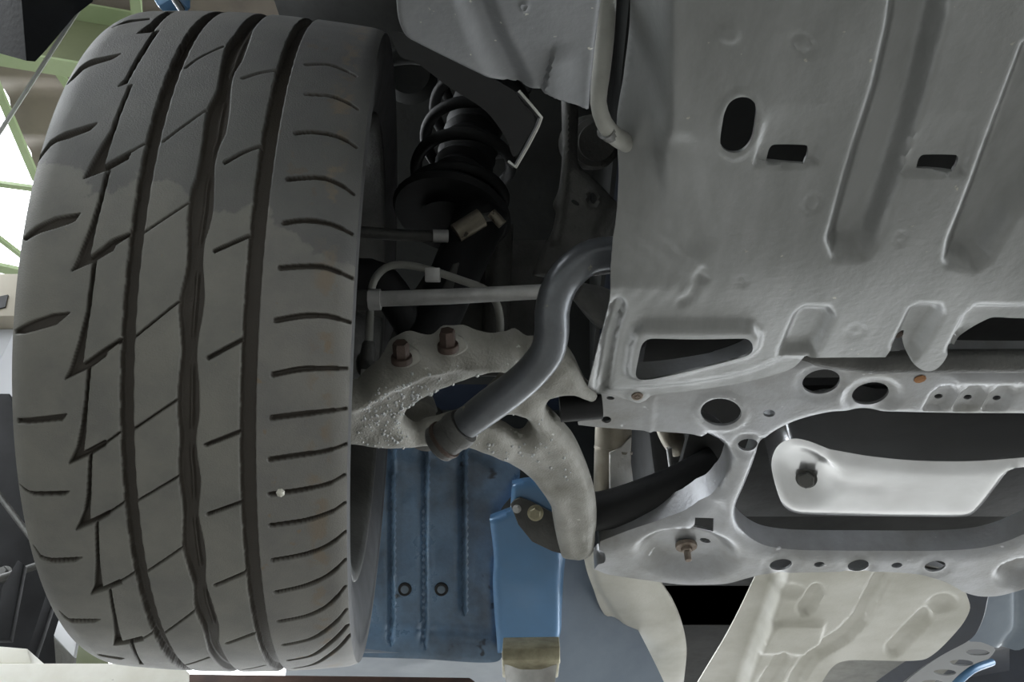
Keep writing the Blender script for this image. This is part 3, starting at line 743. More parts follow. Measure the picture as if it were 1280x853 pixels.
tf = [left_curl, wavy, lambda P: .0005*np.sin(P[:, 0]*.23 + 3*np.sin(P[:, 1]*.05))*np.sin(P[:, 1]*.13 + P[:, 0]*.05)*sm(1.6 - np.hypot((P[:, 0]-810)/70, (P[:, 1]-340)/42)),
      f_line([(852, 190), (862, 250), (872, 300)], 8, -.003, 26),
      f_poly([(1128, -70), (1180, -70), (1176, 20), (1150, 120), (1120, 215), (1090, 300), (1076, 316), (1046, 316), (1040, 300), (1070, 200), (1098, 110), (1116, 30)], -.016, 26),
      f_poly([(1285, 60), (1400, 60), (1330, 200), (1262, 270), (1232, 320), (1218, 330), (1188, 325), (1192, 300), (1222, 225), (1258, 130)], -.016, 26),
      louvre([(943, 207), (953, 170), (966, 128), (1036, 128), (1029, 175), (1023, 207)], 207), louvre([(1129, 217), (1142, 180), (1156, 142), (1222, 142), (1212, 190), (1204, 217)], 217),
      f_ring(1016.5, 254.5, 10, 8.5, -20, -.0012, 3.0), f_ring(1069, 415, 10, 6.5, -10, -.0012, 3.0), f_ring(1003, 55, 14, 10, 40, -.001, 4),
      f_ring(1125, 298, 6, 6, 0, -.001, 3), f_ring(927, 352, 6, 4.5, 0, -.001, 2.5), f_ell(880, 349, 5, 3.5, 0, -.002, 3),
      f_ell(912, 43, 12, 11, 0, .0015, 8),
      f_ring(922, 155, 26, 41, 12, .0012, 5),
      # folds of the rear strip
      f_line([(774, 384), (762, 425), (752, 484)], 7, -.0075, 7),
      f_poly(tri_big, .0075, 10),
      f_poly([(975, 446), (995, 395), (1006, 386), (1036, 387), (1040, 395), (1018, 441)], -.0095, 13),
      f_poly([(1118, 436), (1140, 390), (1152, 385), (1176, 386), (1178, 394), (1160, 424), (1150, 440), (1135, 455)], -.0095, 11),
      f_poly([(1188, 440), (1208, 400), (1222, 387), (1400, 387), (1400, 420), (1250, 415)], -.012, 13),
      f_poly([(735, 489), (775, 489), (860, 480.5), (903, 473.5), (936, 467), (966, 456.5), (983, 448.5), (1012, 448), (1012, 480), (860, 500), (790, 515), (735, 500)], -.005, 5),
      f_ring(797, 498, 9, 7, 0, .0015, 4),
      f_line([(868, 352), (878, 340), (862, 372), (850, 378)], 3, -.002, 6)]
tray = thing('engine_undertray', 'large grey dented engine undertray with oval and square slots, above the subframe', 'undertray', atz(1000, 440, .50))
panel('tray_sheet', tray_out, [slot, rect1, rect2, tri], TS, tf, .0025, M['tray'], tray, 4.6, smooth=50)
def screw(name, p, n, r, mat, parent):
    b = MB(); b.add(*lathe_geo(p, n, [(-.004, r), (0, r), (.0012, r*.9), (.0014, r*.62), (.0006, r*.55), (.0006, 0)], 24))
    u = np.cross(n, (0, 1, 0)); u /= np.linalg.norm(u); v = np.cross(n, u)
    for ax, ay in ((u, v), (v, u)):
        b.add(*box_geo(p + n*.0009, ax*r*.42, ay*r*.09, n*.0007))
    return b.build(name, mat, parent, 30)
ptab = TS(np.array([(797, 498)]))[0]; screw('screw', ptab - TS.n*.003, TS.n, .0060, M['bolt'], tray)['label'] = 'cross-head screw'
hexbolt('rivet', TS(np.array([(1128, 429)]))[0] - TS.n*.012, TS.n, .0030, .002, M['rustbolt'], tray)

# ================================================================== subframe
ZS = .522; SF = Hz(ZS)
sf_out = catmull([(742, 480), (748, 498), (751, 507), (746, 517), (735, 522), (722, 528), (723, 531.5), (745, 534), (797, 538), (864, 543), (885, 549.5), (900, 557), (909, 565), (913, 577), (911, 595),
    (900, 615), (875, 636), (836, 654), (784, 672), (751, 685), (749, 690), (755, 692), (757, 698), (755, 704), (748, 706), (743, 712), (760, 718.5), (810, 726), (850, 731), (875, 731.5), (908, 730),
    (935, 723), (957, 718), (1010, 716), (1089, 715), (1145, 718), (1173, 725), (1190, 732), (1206, 741), (1226, 746), (1250, 745), (1280, 737), (1380, 712), (1640, 716), (1640, 461), (1190, 461), (1135, 450),
    (1090, 436), (1010, 438), (975, 445), (930, 462), (860, 476), (800, 482)], 4.0, True, sharp=(0, 5, 6, 19, 25, 42, 43, 44))
opB = catmull([(921, 635), (931, 612), (941, 587), (948, 567), (955, 556), (967, 546), (982, 537.5), (1000, 530), (1022, 524), (1046, 520), (1100, 520), (1200, 522), (1300, 523), (1390, 530), (1400, 560),
    (1392, 600), (1360, 630), (1310, 660), (1280, 674), (1257, 683.5), (1224, 691), (1173, 694), (1089, 694), (1000, 693), (962, 688.5), (942, 680), (926, 666), (920, 652)], 4.0)
sfh = [ellipse(901, 515, 25.5, 17, 3), ellipse(961.5, 517, 7.5, 4.6, 0, 16), ellipse(935, 557, 12.5, 7.5, -4, 20), ellipse(1027, 478.5, 24, 15, -10), ellipse(1090, 498, 23.5, 13.5, -12),
       ellipse(758, 525, 6, 4.2, 0, 14), ellipse(1175, 500, 5.4, 3.0, -8, 12), ellipse(1211.5, 501, 5.4, 3.0, -8, 12), ellipse(1248, 502, 5.4, 3.0, -8, 12),
       ellipse(976, 706.5, 14, 6.8, -8, 20), ellipse(1073, 707.5, 13.5, 6.8, -8, 20), ellipse(1169, 708.5, 13.5, 6.6, -8, 20), ellipse(1024, 706, 6.8, 3.2, -6, 12), ellipse(1121, 707, 7, 3.3, -6, 12),
       np.array([(869.5, 651), (881, 651.3), (893, 651.8), (892.5, 660), (892, 667.5), (880, 667.3), (868, 667), (868.8, 659)]), ellipse(884, 691.5, 7, 2.8, 12, 12), ellipse(763, 498, 5, 2.2, 5, 10)]
ribs3 = []
for cx in (1178, 1215, 1252):
    ribs3 += [f_poly([(cx-24, 512), (cx-14, 494), (cx-2, 485), (cx+12, 484), (cx+18, 489), (cx+8, 505), (cx-2, 515)], -.0045, 6)]
def front_roll(P):
    d = np.clip(np.interp(P[:, 0], [0, 900, 960, 1010, 1120, 1160, 1190, 1500], [470, 470, 462, 456, 455, 460, 468, 468]) - P[:, 1], 0, None)
    return -.0011*d
edgeA = [(1000, 520), (885, 549.5), (900, 557), (909, 565), (913, 577), (911, 595), (900, 615), (875, 636), (836, 654), (784, 672), (751, 685)]
def roll_line(L, h, w):
    L = np.asarray(L, float); return lambda P: h*np.clip(1 - segdist(P, L)/w, 0, 1)**2
sff = [front_roll, roll_line(edgeA[1:], -.009, 12), f_edge(opB, -.006, 9),
       f_ring(901, 515, 30, 20.5, 3, .0025, 5), f_ring(935, 557, 17, 11, -4, -.003, 5), f_ring(1027, 478.5, 28, 18, -10, -.0022, 6), f_ell(1090, 498, 36, 22, -12, -.006, 9),
       f_ring(976, 706.5, 19, 9.5, -8, -.002, 3.5), f_ring(1073, 707.5, 18.5, 9.5, -8, -.002, 3.5), f_ring(1169, 708.5, 18.5, 9.3, -8, -.002, 3.5),
       f_ell(859, 693, 55, 25, 3, -.018, 16), f_ell(1282, 716, 32, 14, -8, -.016, 10),
       f_poly([(862, 645), (880, 632), (902, 628), (906, 640), (897, 668), (866, 669)], -.004, 10),
       f_line([(815, 496), (812, 540)], 3, .0022, 4),
       f_poly([(1192, 470), (1640, 470), (1640, 482), (1200, 480)], .003, 8)] + ribs3
sub = thing('front_subframe', 'worn bare steel front subframe with round holes, below the undertray', 'subframe', atz(1000, 690, ZS - .02))
panel('frame_pressing', sf_out, [opB] + sfh, SF, sff, .003, M['frame'], sub, 4.6, flange={0: .030, -1: .030}, smooth=45, border=(0,), border_n=3)
pz = lambda u, v, z=ZS: atz(u, v, z)
dn = np.array([0, 0, -1.0])
b0 = pz(858, 684, ZS + .011)
o = hexbolt('mounting_bolt', b0, dn, .0075, .007, M['bolt'], sub, 1.9, (.0045, .012)); o['label'] = 'bolt with washer in the oval dish'
lathe('spot_of_rust', pz(1150, 474, ZS - .0004), dn, [(0, .006), (.0006, .006), (.0009, .004)], M['rust'], sub, 9)
tube('front_shade_tube', [atz(975, 434, ZS + .02), atz(1040, 446, ZS + .008), atz(1100, 452.5, ZS + .004), atz(1200, 451.5, ZS + .004), atz(1640, 450, ZS + .004)], .0118, M['castdark'], sub, 18)['label'] = 'dark added tube over the shaded, oily front edge'  # dark tube added to stand in for shade and oil on the front roll

# ================================================================== oil pan
ZP = .535
pan_out = catmull([(975, 628), (970, 605), (980, 580), (1000, 566), (1035, 568), (1090, 577), (1150, 582.5), (1220, 583), (1290, 578), (1365, 572), (1365, 590), (1300, 590), (1266, 594), (1250, 612), (1228, 640), (1212, 651.5),
    (1150, 652.5), (1060, 651), (1000, 648.5), (984, 642)], 5)
pan = thing('oil_pan', 'shiny grey oil pan in the big subframe opening', 'oil pan', atz(1110, 640, ZP))
panel('pan_body', pan_out, [], Hz(ZP), [f_edge(pan_out, -.007, 12), f_ell(1010, 598, 34, 26, 0, -.010, 22),
      lambda P: -.00028*np.clip(1040 - P[:, 0], 0, None)*sm((640 - P[:, 1])/40), f_line([(1050, 605), (1100, 609)], 2, -.0012, 9)], .085, M['pan'], pan, 6, smooth=50)
hexbolt('drain_bolt', atz(1008, 598, ZP + .012), (-.35, -.5, -.8), .0105, .009, M['castdark'], pan, 1.15)['label'] = 'hexagonal drain plug'
boxbev('pan_flange', atz(1120, 545, ZP + .09) + np.array([.05, .05, 0]), (.32, 0, 0), (0, .15, 0), (0, 0, .006), M['void'], pan, .003)

# ------------------------------------------------------------------ engine and gearbox casings above
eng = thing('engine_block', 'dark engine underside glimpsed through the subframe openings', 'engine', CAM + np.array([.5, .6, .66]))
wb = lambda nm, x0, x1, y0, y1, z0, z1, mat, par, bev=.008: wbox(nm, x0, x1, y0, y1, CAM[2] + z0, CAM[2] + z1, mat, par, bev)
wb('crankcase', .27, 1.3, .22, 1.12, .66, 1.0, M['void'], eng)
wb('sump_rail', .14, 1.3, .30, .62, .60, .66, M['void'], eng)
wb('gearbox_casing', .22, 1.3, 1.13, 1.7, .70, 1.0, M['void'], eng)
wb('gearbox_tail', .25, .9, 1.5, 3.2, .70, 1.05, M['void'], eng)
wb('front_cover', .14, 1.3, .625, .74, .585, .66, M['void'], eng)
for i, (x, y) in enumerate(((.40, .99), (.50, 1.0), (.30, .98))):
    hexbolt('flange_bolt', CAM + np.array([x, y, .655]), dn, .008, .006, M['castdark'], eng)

# exhaust pipes and the dark shaft in the left subframe opening
hd = thing('exhaust_header', 'tan exhaust pipe with white wrap, left opening of the subframe', 'exhaust pipe', at(766, 612, 1.22))
tube('pipe', px_tube([(768, 500, 1.17), (766, 560, 1.17), (764, 640, 1.18)]), 23/FPX*1.17, M['header'], hd, 24)
tube('clamp_ring', px_tube([(767, 561, 1.169), (766.5, 564, 1.169)]), 24.5/FPX*1.17, M['header'], hd, 24, straight=True)
q = [(763, 566), (776, 560), (790, 545), (788, 570), (793, 611), (778, 613), (763, 613)]
quadslab('heat_wrap', [at(u, v, 1.135 + .0006*(u - 763)) for u, v in q], .004, M['tape'], hd, .001)
h2 = thing('exhaust_pipe', 'short tan pipe end right of the white wrapped exhaust pipe', 'exhaust pipe', at(838, 560, 1.24))
tube('pipe', px_tube([(828, 505, 1.24), (838, 540, 1.24), (846, 562, 1.26)]), [21/FPX, 20/FPX, 15/FPX], M['header'], h2, 20)
tube('sensor', px_tube([(836, 560, 1.23), (840, 590, 1.24)]), .004, M['rod'], h2, 10, straight=True)
sh = thing('drive_shaft', 'black shaft running across the left subframe opening', 'shaft', at(820, 620, 1.11))
tube('shaft_tube', px_tube([(730, 641, 1.13), (770, 635, 1.115), (840, 610, 1.10), (897, 581, 1.10)]), 25/FPX*1.1, M['black'], sh, 20)

# ================================================================== lower plates behind the subframe
ZH = .555
hs_out = catmull([(955, 690), (1150, 690), (1190, 700), (1206, 739), (1200, 758), (1185, 778), (1165, 799), (1148, 809), (1100, 810), (1062, 810), (1045, 813), (1034, 822), (1020, 846), (1000, 890),
    (990, 910), (840, 910), (873, 853), (910, 790), (943, 724)], 4, True, sharp=(0, 2, 13, 14, 15))
hsf = [f_poly([(985, 680), (1240, 680), (1240, 860), (1100, 860), (1040, 860), (1010, 920), (905, 920), (925, 853)], .022, 12),
       f_line([(1098, 700), (1070, 756), (1050, 778), (1012, 802), (994, 830), (975, 880)], 12, -.008, 5),
       f_poly([(944, 800), (962, 764), (974, 760), (1026, 761), (1020, 792), (1008, 801)], .006, 5),
       f_line([(1016, 722), (1002, 744)], 13, -.008, 4.5), f_line([(976, 808), (954, 842)], 15, -.008, 4.5), f_line([(1150, 754), (1112, 795)], 13, -.007, 5),
       f_ell(1172, 737, 17, 10, -8, -.006, 7), f_ell(983, 721, 20, 7, 0, -.004, 6), lambda P: .0006*np.sin(P[:, 0]*.05 + P[:, 1]*.08)]
hs = thing('heat_shield', 'pale aluminium heat shield with stamped ribs, at the bottom behind the subframe', 'heat shield', atz(1040, 850, ZH))
panel('shield_sheet', hs_out, [], Hz(ZH), hsf, .0025, M['shield'], hs, 3.4, smooth=50)
hexbolt('bolt', atz(1175, 733, ZH - .006), dn, .009, .006, M['rustbolt'], hs, 1.3)
hexbolt('bolt', atz(981, 718, ZH - .006), dn, .006, .004, M['rustbolt'], hs, 1.3)
tp = thing('transmission_pan', 'grey green casing seen through the cut-out of the heat shield', 'casing', atz(1080, 850, .62))
panel('casing', catmull([(1000, 800), (1100, 780), (1230, 780), (1150, 870), (1080, 930), (960, 930)], 8), [], Hz(.63), [f_ell(1050, 850, 60, 50, 0, -.01, 60)], .02, M['hose'], tp, 9)

br_out = catmull([(728, 690), (733, 715), (741, 738), (752, 765), (770, 790), (786, 811), (794, 829), (794, 853), (793, 910), (848, 910), (855, 853), (858.5, 812), (852, 780), (840, 752), (826, 731), (815, 712), (812, 690)], 4, True, sharp=(0, 8, 9, 16))
br = thing('sheet_metal_brace', 'curved beige sheet metal brace with scuffed wet spot, left of the heat shield', 'brace', atz(800, 850, .54))
panel('brace_sheet', br_out, [], Hz(.548), [f_line([(735, 706), (747, 742), (770, 777), (794, 808), (804, 833), (805, 910)], 2, -.004, 7),
     lambda P: .006*sm(1 - segdist(P, np.array([(770, 690), (790, 750), (825, 810), (826, 910)]))/44), f_edge(br_out, -.003, 8),
     lambda P: .0009*np.sin(P[:, 0]*.9)*sm(1 - np.hypot((P[:, 0]-820)/20, (P[:, 1]-815)/15)*.8)*2], .004, M['shield'], br, 4, smooth=60)

# ================================================================== blue body behind the wheel
NB = np.array([0, -.74, -.67]); PB = Plane(aty(560, 700, 1.20), NB)
body = thing('body_floor', 'blue painted and undersealed front floor of the car, behind the wishbone', 'car body', PB(np.array([(560, 820)]))[0])
pb_out = catmull([(380, 520), (500, 535), (650, 545), (648, 606), (625, 640), (625, 676), (618, 694), (617, 735), (619, 780), (622, 824), (520, 822), (430, 818), (380, 816)], 5, True, sharp=(0, 2, 8, 11))
def crumple(P): return .0028*np.sin(P[:, 0]*.11 + 2*np.sin(P[:, 1]*.05))*np.sin(P[:, 1]*.09 + P[:, 0]*.03)*sm((660 - P[:, 1])/80)
pbf = sum([[f_line([(x, 540), (x - 2, 640), (x - 2, ye)], 2.5, -.0085, 4.5), f_line([(x + 8, 540), (x + 6, 640), (x + 6, ye)], 2, .003, 5)] for x, ye in ((489, 800), (531, 805), (579, 765))], []) + [crumple,
       f_line([(380, 806), (520, 806), (622, 812)], 12, .012, 22), f_line([(612, 700), (611, 740), (614, 800)], 3, .003, 6), wavy, f_line([(503, 690), (512, 715), (497, 722)], 1, .001, 4)]
o = panel('toe_board', pb_out, [], PB, pbf, .004, M['blue'], body, 5, smooth=50); o['label'] = 'undersealed ribbed toe board'
for u in (506, 551.7):
    c = PB(np.array([(u, 737)]))[0]
    lathe('rubber_plug', c, PB.n, [(-.004, .0105), (0, .0105), (.003, .0098), (.0035, .0085), (.0028, .0066), (.0012, .0062), (.0012, 0)], M['black'], body, 28)
    lathe('plug_face', c + PB.n*.001, PB.n, [(0, .0062), (.0016, .0062), (.002, .005)], M['bluegrey'], body, 20)
P2 = Plane(aty(660, 700, 1.16), NB)
mb_out = catmull([(612, 650), (638, 640), (640, 606), (660, 602), (720, 600), (712, 680), (706, 720), (703, 770), (701, 796), (690, 815), (622, 818), (616, 735), (617, 697)], 4, True, sharp=(0, 1, 2, 4, 9, 10))
panel('side_member', mb_out, [], P2, [lambda P: -.0016*np.clip(P[:, 0] - 696, 0, None), wavy, f_edge(mb_out, -.004, 7)], .03, M['blueclean'], body, 5, smooth=60)['label'] = 'clean bright blue side member'
P3 = Plane(aty(750, 780, 1.30), np.array([.35, -.6, -.7]))
panel('tunnel_flank', catmull([(690, 660), (745, 690), (775, 745), (830, 853), (850, 910), (680, 910), (695, 800)], 5, True, sharp=(0, 1, 4, 5)), [], P3, [wavy], .004, M['dustblue'], body, 7)
ZF = PB(np.array([(560, 822)]))[0][2] - CAM[2]
panel('sill_flange', catmull([(360, 812), (520, 818), (645, 823), (700, 824), (705, 860), (640, 905), (350, 905)], 6, True, sharp=(0, 3, 4, 5, 6)), [], Hz(ZF), [crumple, wavy, f_line([(500, 833), (540, 827), (546, 815)], 2, .0012, 5)], .006, M['dustblue'], body, 6)
bpl = quadslab('bolt_plate', [P2(np.array([p]))[0] + P2.n*.008 for p in [(638, 630), (643, 624), (650, 621), (662, 625), (690, 640), (704, 660), (706, 692), (690, 688), (665, 676), (648, 655)]], .007, M['castdark'], body, .0015)
hexbolt('bolt', P2(np.array([(669, 640)]))[0] + P2.n*.008, (-.1, -.75, -.65), .009, .010, M['yellowmetal'], bpl, 1.35)
hexbolt('bolt', P2(np.array([(646, 635)]))[0] + P2.n*.008, (-.1, -.75, -.65), .005, .005, M['rod'], bpl, 1.3)
jb = thing('jack_bracket', 'yellowed metal bracket below the bright blue side member', 'bracket', aty(663, 852, 1.02))
A = [(627.5, 826), (627.5, 812), (700, 810), (700, 826)]
quadslab('front_face', [aty(u, v, 1.02) for u, v in A], .06, M['yellowmetal'], jb, .002)
quadslab('top_face', [aty(628, 812, 1.023), aty(629, 797, 1.06), aty(699, 796, 1.06), aty(700, 810, 1.023)], .02, M['yellowmetal'], jb, .0015)
panel('lower_channel', catmull([(630, 826), (697, 826), (694, 853), (692, 905), (634, 905), (632, 853)], 5, True, sharp=(0, 1, 3, 4)), [], Plane(aty(660, 826, 1.03), np.array([0, -.8, -.6])), [f_line([(664, 826), (664, 905)], 20, -.014, 24)], .01, M['rod'], jb, 5)

quadslab('firewall', [aty(u, v, 1.55) for u, v in ((380, 425), (960, 425), (960, 735), (600, 735), (600, 600), (380, 600))], .006, M['house'], body, 0)
# tunnel, lower right corner
tn = thing('floor_tunnel', 'dusty dark blue floor tunnel right of the heat shield', 'car body', atz(1230, 850, .60))
panel('tunnel_side', catmull([(1190, 720), (1240, 720), (1234, 750), (1228, 775), (1215, 798), (1180, 818), (1150, 836), (1120, 862), (1085, 910), (1030, 910), (1095, 853), (1165, 798)], 5, True, sharp=(0, 1, 8, 9)), [], Plane(atz(1180, 790, .60), np.array([-.75, -.2, -.62])), [], .004, M['navy'], tn, 6)
panel('tunnel_roof', catmull([(1228, 710), (1300, 710), (1300, 800), (1265, 815), (1226, 803), (1210, 800), (1226, 775)], 5, True, sharp=(0, 1, 2)), [], Plane(atz(1250, 780, .605), np.array([.1, -.35, -.9])), [f_line([(1277, 700), (1277, 790), (1255, 818)], 4, -.01, 10)], .004, M['dustblue'], tn, 6)
ov = [ellipse(1222, 816, 15, 4, 2, 18), ellipse(1202, 829, 15, 4, 2, 18), ellipse(1181, 841, 14.5, 3.8, 2, 18), ellipse(1166, 854, 14, 3.6, 2, 18), ellipse(1150, 867, 14, 3.6, 2, 18)]
panel('perforated_plate', catmull([(1212, 800), (1238, 806), (1244, 813), (1233, 826), (1206, 838), (1190, 853), (1150, 910), (1085, 910), (1125, 860), (1150, 838), (1180, 818)], 4, True, sharp=(0, 6, 7)), ov, Plane(atz(1190, 840, .598), np.array([0, -.25, -.97])), [], .003, M['greywall'], tn, 5)['label'] = 'pale plate with oval holes'
panel('tunnel_wall', catmull([(1238, 800), (1340, 720), (1340, 910), (1130, 910), (1190, 853), (1230, 826)], 6, True, sharp=(0, 1, 2, 3)), [], Plane(atz(1250, 850, .63), np.array([-.3, -.5, -.8])), [], .004, M['navy'], tn, 8)
panel('plate_backing', catmull([(1150, 800), (1262, 800), (1262, 840), (1200, 910), (1080, 910)], 8, True, sharp=(0, 1, 2, 3, 4)), [], Hz(.64), [], .003, M['navy'], tn, 10)
tube('pipe', px_tube([(1192, 858, 1.36), (1215, 838, 1.37), (1240, 828, 1.40)]), .006, M['blueclean'], tn, 12)
# ================================================================== control arm
ARM = Plane.three(atz(450, 530, .452), atz(740, 480, .500), atz(722, 700, .520))
arm_out = catmull([(395, 500), (447, 494), (462, 483), (477, 473), (486, 468), (500, 457), (520, 450), (545, 450), (562, 442), (582, 440), (600, 444), (621, 447), (643, 446), (690, 444), (712, 452), (723, 463), (729, 475), (737, 490), (750, 505), (742, 512), (732, 508),
    (717, 499), (701, 500), (690, 509), (685, 521), (700, 538), (722, 563), (736, 591), (745, 617), (748.5, 645), (748, 666), (744, 699), (737, 706), (725, 708.5), (707, 707), (703, 699), (697, 669), (694, 650), (688, 636), (669, 611), (644, 593.5), (610, 577), (571, 566), (540, 566.5), (514, 569), (495, 570), (469, 569), (444, 565), (395, 560)], 4.0, True, sharp=(0, 30, 33, 47))
hole1 = catmull([(506, 533), (514, 518), (537, 504), (562, 492), (599, 479), (624, 473.5), (636, 480), (620, 502), (590, 528), (560, 541), (535, 547), (523, 552), (511, 544)], 3.5)
hole2 = catmull([(600, 541), (606, 536), (620, 531), (640, 527.5), (655, 528), (663, 534), (668, 543), (666, 551), (660, 558), (650, 558.5), (632, 549)], 3.0)
ctrl = thing('suspension_wishbone', 'cast aluminium lower wishbone speckled with water drops, between tyre and subframe', 'control arm', ARM(np.array([(720, 705)]))[0])
armf = [f_edge(arm_out, -.010, 13), f_edge(hole1, -.010, 13), f_edge(hole2, -.010, 12),
        f_line([(440, 505), (486, 479), (530, 460), (570, 452), (640, 455)], 3, .007, 14),
        f_line([(486, 460), (545, 446), (600, 446), (650, 448)], 6, -.010, 14),
        f_line([(650, 580), (690, 605)], 10, -.005, 16), f_line([(660, 520), (700, 560), (728, 610), (735, 680)], 4, .003, 16),
        f_line([(700, 480), (735, 480)], 24, .005, 16), f_line([(700, 684), (748, 676)], 3, -.0015, 10),
        lambda P: .0006*np.sin(P[:, 0]*.21)*np.sin(P[:, 1]*.19)]
armsurf = ARM
def arm_pt(u, v, off=0):
    P = np.array([(u, v)], float); h = sum(f(P) for f in armf); return (ARM(P) + ARM.n*(h[:, None] + off))[0]
panel('arm_casting', arm_out, [hole1, hole2], ARM, armf, .013, M['cast'], ctrl, 4.2, smooth=60, border=(0, 1, -1), border_n=4)
bx = np.array([.25, -.55, -.55]); bx /= np.linalg.norm(bx)
for u, v, r in ((502, 443, 23), (560, 428, 22)):
    boss = at(u, v + 16, depth_of(ARM(np.array([(u, v+16)]))[0]) + .006)
    quadslab('bolt_boss', [at(u + a, v + b, depth_of(boss) - .004) for a, b in ((-16, 6), (-12, -3), (6, -14), (20, -6), (26, 8), (10, 18), (-6, 18))], .022, M['cast'], ctrl, .004)
    p = at(u, v + 4, depth_of(boss) - .012)
    ax = at(u - 1, v - 10, depth_of(boss) - .018) - p
    hexbolt('joint_bolt', p, ax, 10.2/FPX*depth_of(boss), .015, M['rustbolt'], ctrl, 1.3)
bl = thing('ball_joint', 'dark round ball joint boot in the opening of the wishbone', 'joint', at(537, 512, .86))
lathe('boot', at(524, 517, .87), (.2, -.5, -.8), [(-.02, .019), (0, .019), (.008, .016), (.012, .009), (.012, 0)], M['cast'], bl, 28)
lathe('collar', at(534, 538, .875), (.2, -.5, -.8), [(-.02, .022), (.004, .022), (.008, .016), (.008, 0)], M['castdark'], bl, 28)
bu = thing('wishbone_bushing', 'dark rubber bushing where the wishbone meets the subframe notch', 'bushing', at(735, 500, .86))
tube('sleeve', px_tube([(700, 512, .862), (752, 508, .862)]), 14/FPX, M['black'], bu, 20, straight=True)
# water drops scattered over the casting: nobody could count them
drops = MB(); octo = [(1,0,0),(-1,0,0),(0,1,0),(0,-1,0),(0,0,1)]
cand = []
while len(cand) < 230:
    k = rng.random()
    if k < .82: u, v = rng.normal(500, 42), rng.normal(515, 30)
    else: u, v = rng.uniform(590, 720), rng.uniform(520, 600)
    P = np.array([(u, v)])
    if u < 447 or not inside(P, arm_out)[0] or inside(P, hole1)[0] or inside(P, hole2)[0]: continue
    if min(segdist(P, arm_out, True)[0], segdist(P, hole1, True)[0]) < 5: continue
    cand.append((u, v))
t1 = np.cross(ARM.n, (1, 0, 0)); t1 /= np.linalg.norm(t1); t2 = np.cross(ARM.n, t1)
for u, v in cand:
    p = arm_pt(u, v); r = rng.choice([.0008, .0012, .0016, .0021], p=[.3, .35, .25, .1])
    V = []; F = []
    for lv, (hh, rr) in enumerate(((-.2, 1), (.45, .85), (.8, .45))):
        for k in range(7):
            a = 2*math.pi*k/7; V.append(p + ARM.n*hh*r + (t1*math.cos(a)*(1.0 + .3*(u % 1)) + t2*math.sin(a))*rr*r)
    for lv in range(2):
        for k in range(7): F.append((lv*7+k, lv*7+(k+1) % 7, lv*7+7+(k+1) % 7, lv*7+7+k))
    F.append(tuple(range(14, 21))); drops.add(V, F)
o = drops.build('water_drops', M['drop'], ctrl, 180); o['kind'] = 'stuff'

# ================================================================== stabiliser bar with its link bushing
sb = thing('stabilizer_bar', 'thick bent dark grey stabilizer bar crossing in front of the wishbone', 'stabilizer bar', at(560, 545, .76))
cl = [(800, 318, .705), (762, 317, .70), (733, 324, .695), (708, 345, .692), (695, 368, .69), (690, 392, .69), (690, 414, .692), (684, 440, .697), (664, 466, .708), (640, 487, .72), (610, 509, .733), (582, 530, .745)]
rr = [21, 21.5, 21.5, 21.5, 21.5, 21.5, 21.5, 21.5, 21.5, 22, 22.5, 21]
tube('bar', px_tube(cl), [r/FPX*.705 for r in rr], M['bar'], sb, 28, step=.006)
p = at(578, 534, .747); q = at(545, 558, .757); ax = q - p
lathe('link_cap', p - ax*.05, ax, [(0, .008), (0, .0165), (.004, .0180), (.010, .0180), (.011, .0168), (.022, .0168), (.023, .0178), (.030, .0178), (.032, .016), (.032, 0)], M['castdark'], sb, 32)
lathe('clamp_band', p + ax*.62, ax, [(0, .0178), (0, .0184), (.0035, .0184), (.0035, .0178)], M['rustbolt'], sb, 32)

# ================================================================== rods, hose and shafts in the dark wheel house
tr = thing('tie_rod', 'light grey straight tie rod running from the tyre to the stabilizer bar', 'tie rod', at(570, 372, .80))
tube('rod', px_tube([(468, 374, .815), (560, 371, .80), (690, 364, .785)]), [10/FPX*.81, 10/FPX*.8, 9.5/FPX*.78], M['rod'], tr, 20, straight=True)
tube('rod_end', px_tube([(440, 376, .818), (474, 375, .814)]), 13/FPX*.81, M['castdark'], tr, 18, straight=True)
tube('collar_nut', px_tube([(461, 375, .812), (476, 374.6, .812)]), 13.5/FPX*.81, M['rod'], tr, 8, straight=True)
tube('inner_boot', px_tube([(722, 364, .77), (745, 378, .775), (762, 390, .78)]), [12/FPX*.78, 22/FPX*.78, 26/FPX*.78], M['castdark'], tr, 14)
bh = thing('brake_hose', 'thin grey brake hose looping up behind the tie rod', 'hose', at(462, 432, .83))
tube('hose', px_tube([(461, 432, .815), (462, 405, .83), (463, 372, .845), (468, 350, .85), (482, 335, .85), (503, 331, .85), (535, 337, .85), (575, 350, .85), (606, 362, .85), (620, 378, .85), (625, 400, .85), (625, 424, .85)]), 5.0/FPX*.85, M['hose'], bh, 12, step=.005)
lathe('fitting', at(461, 430, .815), at(460, 446, .815) - at(461, 430, .815), [(-.003, .0045), (0, .0065), (.010, .0078), (.016, .0078)], M['castdark'], bh, 16)
lathe('end_fitting', at(625, 420, .85), at(625, 436, .85) - at(625, 420, .85), [(-.003, .0045), (0, .0065), (.010, .0068), (.014, .0068)], M['castdark'], bh, 16)
boxbev('clip', at(541, 344, .85), RT*.0075, UP*.007, FW*.006, M['rod'], bh, .001)
cal = thing('brake_caliper', 'dark brake caliper bracket beside the inner edge of the tyre', 'caliper', at(460, 465, .83))
quadslab('bracket', [at(447, 452, .822), at(452, 444, .822), at(470, 446, .826), at(472, 466, .826), at(462, 472, .824), at(448, 470, .822)], .02, M['castdark'], cal, .003)
tube('bleed_pin', px_tube([(454, 478, .82), (455, 462, .82)]), .003, M['rod'], cal, 10, straight=True)
kn = thing('steering_knuckle', 'black steering knuckle and strut foot behind the tie rod', 'knuckle', at(530, 450, .90))
